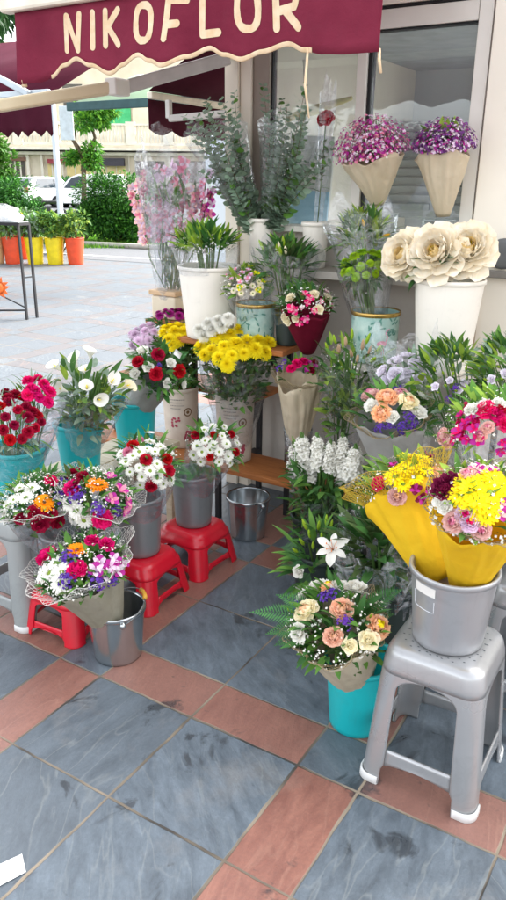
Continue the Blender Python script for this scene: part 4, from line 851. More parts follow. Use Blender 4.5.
def bucket(name, label, loc, r0, r1, h, m, group=None, lip=.008, th=.004, handle=None, ribs=(), cat='bucket', rimm=None, rz=0, n=44):
    t = thing(name, label, cat, loc, group, rz); mb = MB().use(m); pr = [(.001, .006), (r0-.004, .006), (r0-.003, .0), (r0, .002)]
    for i in range(1, 15):
        z = h*i/14; r = r0+(r1-r0)*i/14
        for zz in ribs:
            if abs(z/h-zz) < .045: r += .0025
        pr.append((r, z))
    mb.lathe(pr, n); inn = MB().use(m); mb.lathe([(r1-th, h-.001), (r0-th, .012), (.001, .012)], n); mb.build('body', t)
    q = MB().use(rimm or m); q.lathe([(r1-th, h-.012), (r1-th, h+.002), (r1+lip*.5, h+.005), (r1+lip, h+.001), (r1+lip, h-.012), (r1+.001, h-.014)], n); q.build('rim', t)
    if handle:
        hm, ang, drop = handle; q = MB().use(hm); P = []
        for i in range(17):
            a = PI*i/16; x = (r1+.006)*math.cos(a); y = (r1+.012)*math.sin(a); P.append(V((x, y*math.cos(drop), h-.02-y*math.sin(drop))))
        Mz = Matrix.Rotation(ang, 3, 'Z'); P = [Mz @ p for p in P]; q.tube(P, .0022, 5); hd = q.build('handle', t)
        for s in (0, -1): q = MB().use(m); q.ellipsoid(P[s], (.012, .012, .014)); q.build('handle_ear', t)
    return t
TEAL = mat('plastic_teal', '#12b2b6', .38, '#0da4aa', 2, coat=.1, dirt=.3); GBK = mat('plastic_grey', '#96999b', .34, '#888b8d', 2, metal=.5, dirt=.3); SBK = mat('plastic_silver', '#b0b2b4', .32, '#a4a6a9', 2, metal=.5, dirt=.25); DBK = mat('plastic_dark', '#2d3a36', .5); WPOT = mat('pot_white', '#f4eee2', .45, '#ece5d8', 2, dirt=.12); STEEL = mat('galvanised', '#c4c8ca', .22, '#aab0b3', 5, metal=.95, bump=.05, bscale=8); WIRE = mat('wire', '#8a8d8f', .35, metal=.9)
GT = 'turquoise plastic buckets'; GG = 'grey plastic buckets'
tealF = bucket('flower_bucket', 'turquoise bucket on the ground beside the silver stool leg', (.862, .275, 0), .088, .108, .25, TEAL, GT, handle=(TEAL, .4, 1.2), ribs=(.86,))
bucket('flower_bucket', 'turquoise bucket at far left holding red and hot pink carnations', (-.63, .25, .454), .085, .108, .215, TEAL, GT, ribs=(.86,))
bucket('flower_bucket', 'turquoise bucket with the calla lilies on the pale bench', (-.64, .60, .462), .082, .102, .215, TEAL, GT, ribs=(.86,), handle=(TEAL, 3.4, 1.2))
bucket('flower_bucket', 'turquoise bucket behind the callas under a red and white bouquet', (-.63, .96, .462), .085, .104, .23, TEAL, GT, ribs=(.86,))
bucket('flower_bucket', 'dark grey bucket on the middle red stool', (-.245, .52, .205), .079, .094, .25, GBK, GG, ribs=(.9,))
bucket('flower_bucket', 'dark grey bucket on the farthest red stool', (-.225, .865, .205), .08, .096, .24, GBK, GG, ribs=(.9,))
bucket('flower_bucket', 'grey bucket on the low stool behind the steel pail at front', (-.335, .19, .205), .075, .092, .2, GBK, GG)
sb = bucket('flower_bucket', 'silver grey bucket with a blank white sticker on the front stool', (1.14, .225, .455), .098, .118, .225, SBK, ribs=(.93,), lip=.006)
q = MB().use(mat('sticker_white', '#eceae4', .5)); aa = -PI/2-.42
q.grid([[V(((.1165-.02*k/14*1.0+.0012)*math.cos(aa+.30*(i/6-.5)*2), (.1165-.02*k/14+.0012)*math.sin(aa+.30*(i/6-.5)*2), .203-.028*k/2)) for i in range(7)] for k in range(3)]); q.build('sticker', sb)
q = MB().use(mat('mould_line', '#d9dcdf', .4)); pts = [(-.36, .17), (-.36, .125), (.28, .125), (.28, .16)]; P = []
for (a, b_), (c, d) in zip(pts, pts[1:]):
    for k in range(7): t_ = k/6; aw = a+(c-a)*t_; zz = b_+(d-b_)*t_; rr = .098+.02*zz/.225+.0008; P.append(V((rr*math.cos(aa+aw), rr*math.sin(aa+aw), zz)))
q.tube(P, .0013, 4); q.build('moulded_outline', sb)
bucket('flower_bucket', 'silver grey bucket at the right edge under pink flowers', (s2.x+.15, s2.y+.12, .455), .098, .118, .225, SBK)
bucket('steel_pail', 'shiny steel pail on the paving holding the mixed bouquet in grey paper', (-.045, .135, 0), .088, .106, .205, STEEL, 'steel pails', handle=(WIRE, -.62, -.42), ribs=(.96,), lip=.005)
bucket('steel_pail', 'empty shiny steel pail by the far red stool below the wooden shelf', (-.165, 1.235, 0), .086, .104, .21, STEEL, 'steel pails', handle=(WIRE, PI*.9, 1.2), ribs=(.96,), lip=.005)
# yellow grip of the front pail
hp = [o for o in bpy.data.objects if o.name == 'handle' or o.name.startswith('handle.')]
pail = [o for o in bpy.data.objects if o.name == 'steel_pail'][0]
q = MB().use(mat('grip_yellow', '#e0a63a', .5)); Mz = Matrix.Rotation(-.62, 3, 'Z'); y = .118
q.tube([Mz @ V((.112*math.cos(a), y*math.sin(a)*math.cos(.42), .185+y*math.sin(a)*math.sin(.42))) for a in (1.25, 1.45, 1.65, 1.85)], .0085, 8); q.build('grip', pail)
# hidden bins that carry bouquets at the back and middle
bucket('flower_bucket', 'dark green bucket behind the white lily bouquet', (.50, .72, 0), .09, .115, .33, DBK, 'dark green buckets')
bucket('flower_bucket', 'dark green bucket wrapped in clear film behind the silver stool', (.80, .62, 0), .09, .115, .33, DBK, 'dark green buckets')
bucket('flower_bucket', 'dark green bucket under the peach rose bouquet', (.69, 1.02, .452), .08, .10, .17, DBK, 'dark green buckets')
bucket('flower_bucket', 'dark green bucket holding green lisianthus buds', (.98, 1.05, .452), .08, .10, .2, DBK, 'dark green buckets')
bucket('flower_bucket', 'dark green bucket at right edge holding the last lisianthus stems', (1.24, 1.0, .452), .08, .10, .2, DBK, 'dark green buckets')
# white pots
def pot(name, label, loc, r0, r1, h, m=WPOT, group=None, sq=0, cat='pot', rimm=None):
    return bucket(name, label, loc, r0, r1, h, m, group, lip=.006, ribs=(), cat=cat, rimm=rimm)
p = at(209, 266, 1.46); pot('tall_pot', 'tall white pot with green lilies left of the yellow chrysanthemums', (p.x, p.y, .922), .115, .15, p.z-.922, group='tall white pots')
p = at(450, 279, 1.40); pot('tall_pot', 'tall white pot holding three big cream peonies', (p.x, p.y, .922), .105, .138, p.z-.922, group='tall white pots')
p = at(262, 219, 1.68); potE = p; pot('small_pot', 'small white pot on the ledge holding eucalyptus branches', (p.x, p.y, 1.272), .058, .07, p.z-1.272, group='small white pots on the ledge')
p = at(316, 223, 1.68); potR = p; pot('small_pot', 'small white pot on the ledge holding one sleeved red rose', (p.x, p.y, 1.272), .05, .064, p.z-1.272, group='small white pots on the ledge')
p = at(172, 289, 1.78); q = MB().use(mat('planter_cream', '#e3d6be', .6, '#d2c4aa', 6)); PL = thing('orchid_planter', 'cream rectangular planter holding orchids in clear sleeves', 'planter', (p.x, p.y, .922)); zz = p.z-.922
q.boxl((-.085, -.085, 0), (.085, .085, zz-.03)); q.build('body', PL, smooth=False, bevel=.012); q = MB().use(mat('planter_rim', '#d6b48c', .6)); q.boxl((-.095, -.095, zz-.028), (.095, .095, zz)); q.build('rim', PL, smooth=False, bevel=.006)
# printed paper pots
def printed(label, loc, r0, r1, h, aim):
    t = bucket('printed_pot', label, loc, r0, r1, h, mat('pot_print', '#d9cdbd', .7, '#bfb0a0', 7), 'printed flower pots', lip=.003, cat='pot'); a0 = math.atan2(CAM.y-loc[1], CAM.x-loc[0])
    def P(da, z, o=.0015): a = a0+da; r = r0+(r1-r0)*z/h+o; return V((r*math.cos(a), r*math.sin(a), z))
    R_ = r1; q = MB().use(mat('print_brown', '#7a5a36', .7)); q.grid([[P(.42+.024*s/R_*math.cos(k*PI/12), h*.63+.024*s*math.sin(k*PI/12)) for k in range(25)] for s in (.72, 1)]); q.grid([[P(.42+.009*s/R_*math.cos(k*PI/6), h*.63+.009*s*math.sin(k*PI/6)) for k in range(13)] for s in (.1, 1)]); q.build('round_stamp', t)
    q = MB().use(mat('print_red', '#b0455a', .7))
    for i in range(16): da, z = U(-.6, -.05), h*U(.38, .56); q.face([q.vert(P(da+.007/R_*math.cos(k), z+.007*math.sin(k), .0018)) for k in (0, 1, 2, 3.1, 4.2, 5.2)])
    q.build('berry_print', t); q = MB().use(mat('print_red', '#b0455a', .7))
    for i in range(9): da, z = U(.25, .62), h*U(.14, .3); q.face([q.vert(P(da+.011/R_*math.cos(k), z+.011*math.sin(k), .0018)) for k in (0, 1, 2, 3.1, 4.2, 5.2)])
    q.build('bloom_print', t); q = MB().use(mat('print_grey', '#8b8580', .7))
    for r_ in range(4):
        z = h*(.84-.05*r_); da = -.62
        while da < .2-.2*(r_ % 2): L = U(.03, .09); q.face([q.vert(P(da, z)), q.vert(P(da+L, z)), q.vert(P(da+L, z+.004)), q.vert(P(da, z+.004))]); da += L+.02
    q.build('line_print', t); return t
p1 = at(235, 393, 1.43); printed('cream printed pot under the large yellow chrysanthemums on the lower shelf', (p1.x, p1.y, .302), .083, .101, p1.z-.302, 0)
p2 = at(180, 386, 1.46); printed('cream printed pot behind the turquoise bucket holding lilac and yellow chrysanthemums', (p2.x, p2.y, .302), .08, .098, p2.z-.302, 0)
# decorated tins
TIN = mat('tin_teal', '#8fb5ac', .4, '#b9cfc4', 26, bump=.05); GOLD = mat('tin_gold', '#c8a45a', .3, metal=.8)
def tin(label, px, py, Y, r, flam):
    p = at(px, py, Y); h = p.z-.922; t = bucket('decorated_tin', label, (p.x, p.y, .922), r*.95, r, h, TIN, 'decorated tins', lip=.004, rimm=GOLD, cat='tin'); a0 = math.atan2(CAM.y-p.y, CAM.x-p.x)
    def P(u, z, o=.0012): a = a0+u/r; rr = r*.95+r*.05*z/h+o; return V((rr*math.cos(a), rr*math.sin(a), z))
    q = MB().use(mat('print_leafgreen', '#5f9486', .6))
    for i in range(34):
        u, z, an = U(-.11, .11), h*U(.08, .92), U(0, 6.3); q.face([q.vert(P(u+.013*math.cos(k)*math.cos(an)-.004*math.sin(k)*math.sin(an), z+.013*math.cos(k)*math.sin(an)+.004*math.sin(k)*math.cos(an))) for k in [j*PI/4 for j in range(8)]])
    q.build('leaf_print', t)
    if flam:
        q = MB().use(mat('print_pink', '#e58aa4', .5)); bx, bz = .035, h*.42
        q.face([q.vert(P(bx+.022*math.cos(k), bz+.013*math.sin(k), .002)) for k in [j*PI/6 for j in range(12)]])
        nk = [(bx+.018, bz+.008), (bx+.026, bz+.03), (bx+.016, bz+.045), (bx+.022, bz+.06), (bx+.034, bz+.06)]
        q.tube([P(a, b, .002) for a, b in nk], .003, 5); q.tube([P(bx, bz-.01, .002), P(bx+.002, bz-.05, .002)], .0014, 4); q.tube([P(bx+.008, bz-.01, .002), P(bx+.012, bz-.045, .002)], .0014, 4); q.build('bird_print', t)
    return t, p
tinL, pL = tin('pale teal leaf print tin with gold rim above the yellow chrysanthemums', 256, 303, 1.46, .094, False)
tinR, pR = tin('pale teal tin with a pink bird print under the green button chrysanthemums', 376, 311, 1.44, .105, True)
# glass vases on the ledge and floor
VG = film('vase_glass', tint=(.9, .95, .95), opac=.14, rough=.05, milk=.03)
def vase(label, loc, r0, r1, h, m=VG, group='clear vases'):
    t = thing('glass_vase', label, 'vase', loc, group); q = MB().use(m); q.lathe([(.001, .004), (r0, .002), (r0+(r1-r0)*.5, h*.5), (r1, h), (r1-.003, h), (r0-.004, .01), (.001, .01)], 36); q.build('body', t); q = MB().use(mat('vase_rim', '#cfd8d8', .2, transl=.3)); q.lathe([(r1-.003, h), (r1+.001, h+.002), (r1+.001, h-.002)], 36); q.build('rim', t); return t
vA = at(381, 240, 1.68); vB = at(437, 240, 1.68)
vase('clear vase on the ledge holding the pink filler flowers in brown paper', (vA.x, vA.y, 1.272), .055, .07, .26); vase('clear vase on the ledge holding the purple filler flowers in brown paper', (vB.x, vB.y, 1.272), .055, .07, .24)
vC = at(297, 470, 1.40); vase('clear grey vase on the lower shelf holding the small bouquet in brown paper', (vC.x, vC.y, .302), .055, .07, .24, film('smoky_glass', tint=(.75, .76, .78), opac=.16, rough=.06, milk=.05))
vD = at(340, 450, 1.36); vase('clear vase on the lower shelf holding pink lily buds', (vD.x, vD.y, .302), .05, .062, .22)
vE = V((.30, 1.06, 0)); bucket('flower_bucket', 'dark green bucket on the floor holding white stocks', vE, .09, .11, .3, DBK, 'dark green buckets')
pV = at(288, 300, 1.50); bucket('flower_bucket', 'small dark green bucket hidden by the lily buds above the burgundy bouquet', (pV.x, pV.y, .922), .05, .062, .16, DBK, 'dark green buckets')
# ================================================================== BOUQUETS
def jit(px, py, rx, ry, n, seed=0):
    rd = random.Random(seed); out = []
    while len(out) < n:
        x, y = rd.uniform(-1, 1), rd.uniform(-1, 1)
        if x*x+y*y > 1: continue
        q = (px+x*rx, py+y*ry)
        if min([(a[0]-q[0])**2+(a[1]-q[1])**2 for a in out]+[1e9]) > rx*ry*1.7/n: out.append(q)
        else: rx *= 1.0005; 
        if rd.random() < .002: out.append(q)
    return out
GM = 'mixed bouquets in white net'; GRW = 'red and white bouquets'; GY = 'yellow wrapped bouquets'; GKR = 'filler flowers in brown paper'
# --- left foreground
b = Bouquet('mixed_bouquet', 'mixed bouquet with white net collar and orange gerbera above the grey stool leg', 'bouquet', (-.36, .17, .23), at(38, 503, .10), .125, GM)
b.wrap(CLEAR2, .025, 1.0, wav=.05, solid=0).net().leaves(60, .06, .011).body(120, .06, .012, t0=.75, t1=1.15).gyp(700, k=1.05)
b.heads_px([('gerbera', 'orange', None, .042, [(44, 503)]), ('carnation', 'crimson', None, .031, [(20, 518), (35, 513), (50, 514), (57, 521), (40, 524)]), ('carnation', 'hot', None, .033, [(51, 481)]), ('statice', 'purple', None, .034, [(63, 484), (62, 500)]), ('daisy', 'white', None, .028, [(7, 506), (5, 517), (14, 500), (20, 488), (26, 498), (32, 488)])])
b = Bouquet('mixed_bouquet', 'mixed bouquet with white net collar between the grey stool and the grey bucket', 'bouquet', (-.31, .21, .23), at(97, 498, .22), .127, GM)
b.wrap(CLEAR2, .025, 1.0, wav=.05, solid=0).net().leaves(60, .06, .011).body(120, .06, .012, t0=.75, t1=1.15).gyp(520, k=1.05)
b.heads_px([('gerbera', 'orange', None, .044, [(97, 485)]), ('carnation', 'crimson', None, .03, [(83, 477), (75, 485), (70, 470)]), ('carnation', 'hot', None, .036, [(102, 519), (72, 488)]), ('daisy', 'white', None, .033, [(77, 511), (84, 520), (70, 504), (74, 519)]), ('statice', 'purple', None, .033, [(76, 496), (98, 509), (116, 510)]), ('alstro', 'magenta', 'pink', .032, [(112, 500), (125, 502), (120, 492), (110, 478), (123, 511)])])
b = Bouquet('mixed_bouquet', 'mixed bouquet in grey paper standing in the front steel pail', 'bouquet', (-.045, .12, .10), at(83, 568, .03), .155, GM, flat=.6)
b.wrap(KGREY, .03, .98, n=72, wav=.05, wz=.05, t1=.96).net(r1=1.28).leaves(60, .065, .012).body(160, .06, .012, t0=.8, t1=1.1).gyp(520, k=1.04)
b.heads_px([('gerbera', 'orange', None, .045, [(77, 550)]), ('rose', 'hot', None, .040, [(45, 556), (77, 570)]), ('carnation', 'hot', None, .032, [(92, 541), (106, 545)]), ('daisy', 'white', None, .036, [(55, 564), (50, 573), (62, 573), (44, 574), (60, 583)]), ('alstro', 'magenta', 'lilac', .034, [(100, 564), (113, 560), (116, 571), (105, 574), (122, 563), (95, 572), (110, 567)]), ('statice', 'purple', None, .032, [(69, 558), (68, 580), (97, 582), (112, 580)])])
b = Bouquet('red_white_bouquet', 'white daisy and red carnation bouquet with a card above the middle red stool', 'bouquet', (-.245, .52, .33), at(147, 463, .48), .122, GRW)
b.wrap(CLEAR2, .06, 1.05, wav=.05, solid=0).leaves(50, .07, .011).card(150, 434, .028).ferns([(184, 484), (130, 432), (190, 470), (118, 482)], W=.05)
b.heads_px([('carnation', 'red', None, .024, [(133, 446), (146, 460), (167, 459), (151, 486), (168, 471)]), ('carnation', 'pink', None, .02, [(128, 452), (140, 440)])])
b.heads_px([('daisy', 'white', None, .025, [(126, 462), (133, 456), (139, 468), (130, 472), (142, 477), (150, 471), (157, 464), (157, 478), (163, 484), (161, 470), (155, 452), (147, 449), (160, 447), (168, 452), (139, 452), (121, 454), (140, 485), (171, 480), (124, 478), (150, 442)])]).gyp(120, k=1.05)
b = Bouquet('red_white_bouquet', 'white daisy and red carnation bouquet in the grey bucket on the farthest red stool', 'bouquet', (-.225, .865, .33), at(213, 446, .83), .113, GRW)
b.wrap(CLEAR2, .06, 1.0, wav=.04, solid=0).leaves(44, .07, .011).ferns([(196, 476), (188, 462), (240, 470), (185, 480), (210, 482)], W=.05)
b.heads_px([('carnation', 'red', None, .021, [(196, 435), (214, 435), (231, 434), (210, 457), (236, 452)])])
b.heads_px([('daisy', 'white', None, .024, [(204, 430), (205, 441), (197, 446), (202, 452), (213, 445), (219, 452), (226, 444), (222, 436), (237, 443), (228, 456), (219, 462), (201, 462), (224, 427), (213, 426), (238, 435), (210, 450), (194, 455), (230, 463), (240, 458)])]).gyp(110, k=1.05)
b = Bouquet('red_white_bouquet', 'red and white bouquet in grey paper with white card above a turquoise bucket', 'bouquet', (-.62, .98, .66), at(158, 372, .90), .118, GRW)
b.wrap(SILV, .07, .8, wav=.04, pw=1.0).body(90, .06, .013, t0=.7, t1=1.05).leaves(40, .07, .012).card(175, 357, .026).ferns([(126, 350), (192, 376), (120, 372), (186, 350)], W=.05)
b.heads_px([('carnation', 'red', None, .03, [(138, 362), (158, 355), (156, 374), (179, 371)]), ('lisianthus', 'white', None, .028, [(143, 352), (148, 368), (166, 383), (182, 384), (136, 374), (170, 364)]), ('statice', 'purple', None, .014, [(159, 365)])])
# --- callas, carnations
b = Bouquet('calla_bouquet', 'white calla lilies with green leaves in clear film in the turquoise bucket', 'bouquet', (-.64, .60, .49), at(92, 388, .58), .150)
b.film(CLEAR, .05, 1.0, t1=1.05).stems(22, .004).body(230, .07, .014, [GREEN, GREY, LTGREEN, GREY], t0=.5, t1=1.08, r0=.04)
for (x, y, dx, dy) in ((60, 371, -1, .5), (86, 375, -.3, .8), (87, 389, .2, .3), (110, 384, .6, .5), (123, 388, 1, .2), (65, 391, -.8, .2), (98, 400, .4, -.3), (90, 359, .2, 1), (76, 366, -.4, 1)):
    p, n = b.hit(x, y); head(b.root, 'calla', 'cream' if R01() < .3 else 'white', b.loc(p+n*.02), n*.7+_R*dx*.6+V((0, 0, 1))*dy*.7-_f*.4, .046)
mb = MB().use(DKGREEN)
for (x, y, tx, ty) in ((72, 372, 74, 352), (86, 382, 91, 360), (64, 366, 62, 358), (108, 378, 120, 362), (112, 372, 130, 378)): p, n = b.hit(x, y); leaf(mb, b.loc(p), at(tx, ty, p.y)-p, -_f, (at(tx, ty, p.y)-p).length*1.1, .014, .1)
mb.build('foliage', b.root)
b = Bouquet('carnation_bunch', 'bunch of crimson carnations at far left in clear film', 'bouquet', (-.65, .24, .48), at(10, 428, .22), .175, 'carnation bunches at far left')
b.film(CLEAR2, .03, 1.05, t1=1.02).leaves(60, .07, .007, [GREY, GREEN], e0=-.6).stems(24)
pts = [(5, 391), (15, 395), (9, 402), (26, 407), (28, 417), (5, 417), (3, 430), (22, 439), (41, 422), (8, 398), (33, 412), (14, 425), (18, 410), (35, 428), (28, 432), (10, 440), (1, 406), (38, 415), (23, 398)]
b.heads_px([('carnation', 'crimson', None, .023, pts[:12]), ('carnation', 'red', None, .023, pts[12:])])
b = Bouquet('carnation_bunch', 'bunch of hot pink carnations behind the crimson ones at far left', 'bouquet', (-.61, .27, .48), at(38, 398, .33), .10, 'carnation bunches at far left')
b.leaves(36, .06, .007, [GREY, GREEN], e0=-.6).stems(16).wrap(CLEAR2, .02, 1.05)
b.heads_px([('carnation', 'hot', None, .024, [(28, 381), (38, 379), (47, 389), (35, 391), (31, 388), (44, 384), (50, 392), (40, 398), (28, 395), (48, 402)])])
# --- chrysanthemum bunches
b = Bouquet('chrysanthemum_bunch', 'large bunch of yellow chrysanthemums in clear film in the printed pot', 'bouquet', (p1.x, p1.y, .33), at(238, 354, 1.38), .19, 'chrysanthemum bunches', flat=.62)
b.film(CLEAR2, .06, 1.0, t1=1.05).body(420, .065, .015, t0=.55, t1=1.05, r0=.07).stems(26, .003)
b.heads_px([('pompon', 'yellow', None, .043, [(205, 341), (217, 337), (230, 335), (212, 350), (224, 347), (236, 345), (247, 343), (205, 355), (219, 358), (232, 356), (244, 354), (201, 348), (240, 330), (252, 333), (263, 330), (271, 336), (258, 341), (268, 344), (248, 324), (261, 322), (274, 328), (255, 350), (265, 353), (227, 364)])])
for (x, y) in ((199, 330), (208, 324), (218, 321), (228, 319), (212, 331), (222, 327), (204, 337)): head(b.root, 'pompon', 'white', b.loc(at(x, y, 1.27)), V((U(-.4, .2), -.6, .8)), .036)
b = Bouquet('chrysanthemum_bunch', 'smaller bunch of yellow chrysanthemums next to the lilac ones', 'bouquet', (p2.x, p2.y, .33), at(176, 340, 1.45), .115, 'chrysanthemum bunches', flat=.55)
b.body(240, .06, .014, t0=.5, t1=1.0, r0=.06).stems(14, .003)
b.heads_px([('pompon', 'yellow', None, .037, [(159, 324), (168, 322), (178, 324), (188, 325), (163, 333), (174, 332), (184, 332), (169, 340), (179, 340), (193, 320), (188, 338), (172, 345)])])
b = Bouquet('chrysanthemum_bunch', 'bunch of lilac chrysanthemums left of the yellow ones', 'bouquet', (p2.x-.02, p2.y+.02, .33), at(147, 340, 1.48), .11, 'chrysanthemum bunches', flat=.6)
b.body(200, .06, .013, t0=.5, t1=1.0, r0=.05).stems(12, .003)
b.heads_px([('pompon', 'lilac', None, .034, [(132, 327), (141, 322), (151, 323), (135, 335), (145, 332), (154, 332), (139, 342), (149, 341), (128, 333), (133, 345), (156, 342)])])
b = Bouquet('chrysanthemum_bunch', 'bunch of magenta chrysanthemums behind the lilac and yellow ones', 'bouquet', (p2.x+.01, p2.y+.03, .33), at(170, 322, 1.62), .11, 'chrysanthemum bunches', flat=.5)
b.leaves(40, .06, .014, [DKGREEN], e0=-1, e1=.6).stems(10, .003)
b.heads_px([('pompon', 'magenta', None, .027, [(155, 311), (164, 308), (173, 306), (182, 309), (190, 312), (160, 316), (170, 314), (179, 316)]), ('pompon', 'wine', None, .024, [(186, 306), (176, 311)])])
# --- window ledge: eucalyptus, rose, filler flowers
def euc(label, apex, tips, Y, film_c, film_r):
    t = thing('eucalyptus_bunch', label, 'branches', apex, 'eucalyptus bunches'); random.seed(int(tips[0][0]))
    for (x, y) in tips:
        q = at(x, y, Y+U(-.09, .07)); d = q-apex; mb = MB(); euc_sprig(mb, d.length, GREY, 28, .026); me = mb.mesh('sprig'); o = link('sprig', me, t); o.matrix_local = frame(d).to_4x4()
    B_ = Bouquet.__new__(Bouquet); B_.apex = apex; B_.c = film_c; B_.R = film_r; B_.root = t; B_.ax = (film_c-apex).normalized(); B_.F = axis_frame(B_.ax); B_.flat = 1
    B_.wrap(CLEAR0, .02, 1, wav=.07, wz=.08, name='clear_wrap', solid=0); return t
aE = V((potE.x, potE.y, potE.z-.10))
euc('grey green eucalyptus branches fanning left across the cream kiosk post', aE+V((-.015, 0, 0)), [(190, 115), (202, 104), (214, 128), (228, 95), (236, 112), (216, 150), (206, 150), (233, 138), (222, 100), (189, 134), (224, 165), (215, 165), (232, 180), (212, 125), (199, 122), (196, 142), (226, 182), (208, 112)], 1.60, at(214, 128, 1.62), .15)
euc('grey green eucalyptus branches fanning right in front of the left window pane', aE+V((.02, 0, 0)), [(278, 98), (287, 90), (299, 108), (315, 96), (294, 130), (310, 140), (325, 120), (284, 122), (286, 150), (318, 152), (300, 160), (287, 170), (304, 122), (290, 148), (282, 134), (312, 128)], 1.64, at(296, 122, 1.66), .16)
b = Bouquet('single_rose', 'single red rose in a tall clear sleeve standing in the small white pot', 'rose', (potR.x, potR.y, 1.30), at(327, 112, 1.66), .035)
head(b.root, 'rose', 'red', b.loc(at(326, 119, 1.66)), V((0, -1, .9)), .04, None)
mb = MB().use(DKGREEN); mb.tube([V((0, 0, 0)), b.loc(at(326, 120, 1.66))], .003, 5)
for k in range(16): q = b.loc(at(326, 120, 1.66))*U(.4, .95); leaf(mb, q, V((U(-1, 1), U(-1, 1), U(.1, .9))), V((0, 0, 1)), U(.03, .055), .01)
mb.build('stem', b.root); b.wrap(CLEAR, .012, 1.0, t1=1.15, wav=.08, name='clear_sleeve', solid=0)
for (nm, cx, cy, R, ax_, ay, cols, lab, tops) in (('pink', 373, 138, .165, 378, 205, ('magenta', 'lilac', 'pink'), 'cloud of pink filler flowers in a brown paper cone before the window', 0), ('purple', 444, 132, .125, 443, 216, ('plum', 'lilac', 'magenta'), 'cloud of purple filler flowers in a brown paper cone near the window edge', 1)):
    b = Bouquet('filler_bouquet', lab, 'bouquet', at(ax_, ay, 1.68), at(cx, cy+18, 1.64), R*.92, GKR, flat=.95)
    b.wrap(KRAFT, .03, .98, wav=.07, wz=.09, t1=.98, flat=.8, n=72)
    for i, m_ in enumerate(cols): b.gyp(900 if i == 0 else 420, m_, .0068, .85, 0, spread=.34)
    b.gyp(260, 'white', .005, .9, 0, spread=.2)
    mb = MB().use(STEM)
    for k in range(60): p, n = b.dome(U(0, 6.3), U(.2, 1.5), U(.6, 1)); mb.tube([b.loc(b.c-b.ax*.05), b.loc(b.c.lerp(p, .5)+V((U(-.02, .02), U(-.02, .02), 0))), b.loc(p)], .0009, 3, cap=False)
    mb.build('stems', b.root)
    if tops: b.leaves(10, .05, .012, [GREEN, LTGREEN], .6, 1.4)
b = Bouquet('lily_bouquet', 'green lily stems with one yellow bud above the green button chrysanthemums', 'bouquet', (pR.x-.02, pR.y+.03, .98), at(362, 238, 1.52), .125, 'lily bud bunches')
b.leaves(130, .085, .011, [LTGREEN, GREEN, DKGREEN], e0=-.6, e1=1.5, k=.8, out=.5).stems(10, .003).film(CLEAR2, .03, 1.1, t1=1.2)
b.heads_px([('bud', 'budyellow', None, .032, [(364, 226), (383, 236)]), ('bud', 'budgreen', None, .028, [(345, 222), (375, 214), (352, 214), (384, 222)])])
b = Bouquet('button_bunch', 'bunch of lime green button chrysanthemums in clear film in the bird print tin', 'bouquet', (pR.x, pR.y, .96), at(364, 270, 1.40), .105, None, flat=.7)
b.film(CLEAR, .045, 1.1, t1=1.08).leaves(120, .06, .014, [DKGREEN, OLIVE, GREEN], e0=-1.3, e1=.5, k=.75).stems(14, .003)
b.heads_px([('mum', 'lime', None, .027, [(345, 262), (354, 256), (364, 252), (374, 250), (382, 254), (350, 271), (360, 266), (370, 263), (380, 265), (344, 272), (366, 275), (376, 273), (355, 277), (386, 261), (358, 246), (385, 248)])])
# --- peonies
b = Bouquet('peony_bunch', 'three huge cream peonies with pale yellow centres in the tall white pot', 'flowers', at(450, 320, 1.42), at(437, 262, 1.38), .16, None)
for (x, y, Yd, s, n) in ((407, 256, 1.34, .098, (-.35, -.9, .35)), (437, 254, 1.30, .105, (-.1, -1, .45)), (468, 251, 1.36, .105, (.25, -.9, .6))): head(b.root, 'peony', 'peony', b.loc(at(x, y, Yd)), V(n), s*1.0)
b.leaves(34, .09, .022, [GREEN, DKGREEN], e0=-.7, e1=.3, k=.6).stems(6, .005)
# --- lilies in the tall white pot
p = at(209, 266, 1.46); b = Bouquet('lily_bouquet', 'green lilies with closed buds and fine white filler in the tall white pot', 'bouquet', (p.x, p.y, 1.0), at(205, 250, 1.44), .16, 'lily bud bunches', flat=.6)
b.leaves(170, .085, .014, [GREEN, LTGREEN, DKGREEN], e0=-.1, e1=1.4, k=.75, out=.8).stems(12, .004).gyp(330, k=.95).wrap(CLEAR2, .09, 1.0, t0=.7, t1=1.05, solid=0)
b.heads_px([('bud', 'budgreen', None, .034, [(176, 236), (188, 229), (200, 233), (213, 228), (228, 232), (237, 240), (195, 244), (219, 240)])])
b = Bouquet('lily_bouquet', 'dark green lily stems with pale yellow buds left of the burgundy bouquet', 'bouquet', (pV.x, pV.y, .95), at(286, 268, 1.50), .15, 'lily bud bunches', flat=.8)
b.leaves(190, .085, .013, [DKGREEN, GREEN, OLIVE], e0=-.7, e1=1.4, k=.75, out=.8).stems(12, .004).film(CLEAR2, .03, .95).ferns([(296, 292), (262, 296), (318, 246)], W=.05)
b.heads_px([('bud', 'budgreen', 'cream', .034, [(277, 252), (284, 246), (272, 240), (290, 240), (281, 256), (264, 250)]), ('bud', 'cream', None, .032, [(280, 250), (286, 254)])])
b = Bouquet('small_bouquet', 'small bouquet of pale pink and yellow blooms in the gold rimmed tin', 'bouquet', (pL.x, pL.y, .98), at(245, 286, 1.40), .11, None)
b.film(CLEAR2, .05, 1.02, t1=1.0).leaves(50, .05, .012, [GREEN, LTGREEN]).gyp(160)
b.heads_px([('alstro', 'lilac', 'pink', .02, jit(240, 275, 16, 8, 10, 1)), ('alstro', 'lemon', 'lime', .02, [(256, 275), (262, 282), (250, 268), (240, 288), (258, 290), (266, 276)]), ('daisy', 'cream', None, .016, jit(245, 286, 17, 9, 12, 2))])
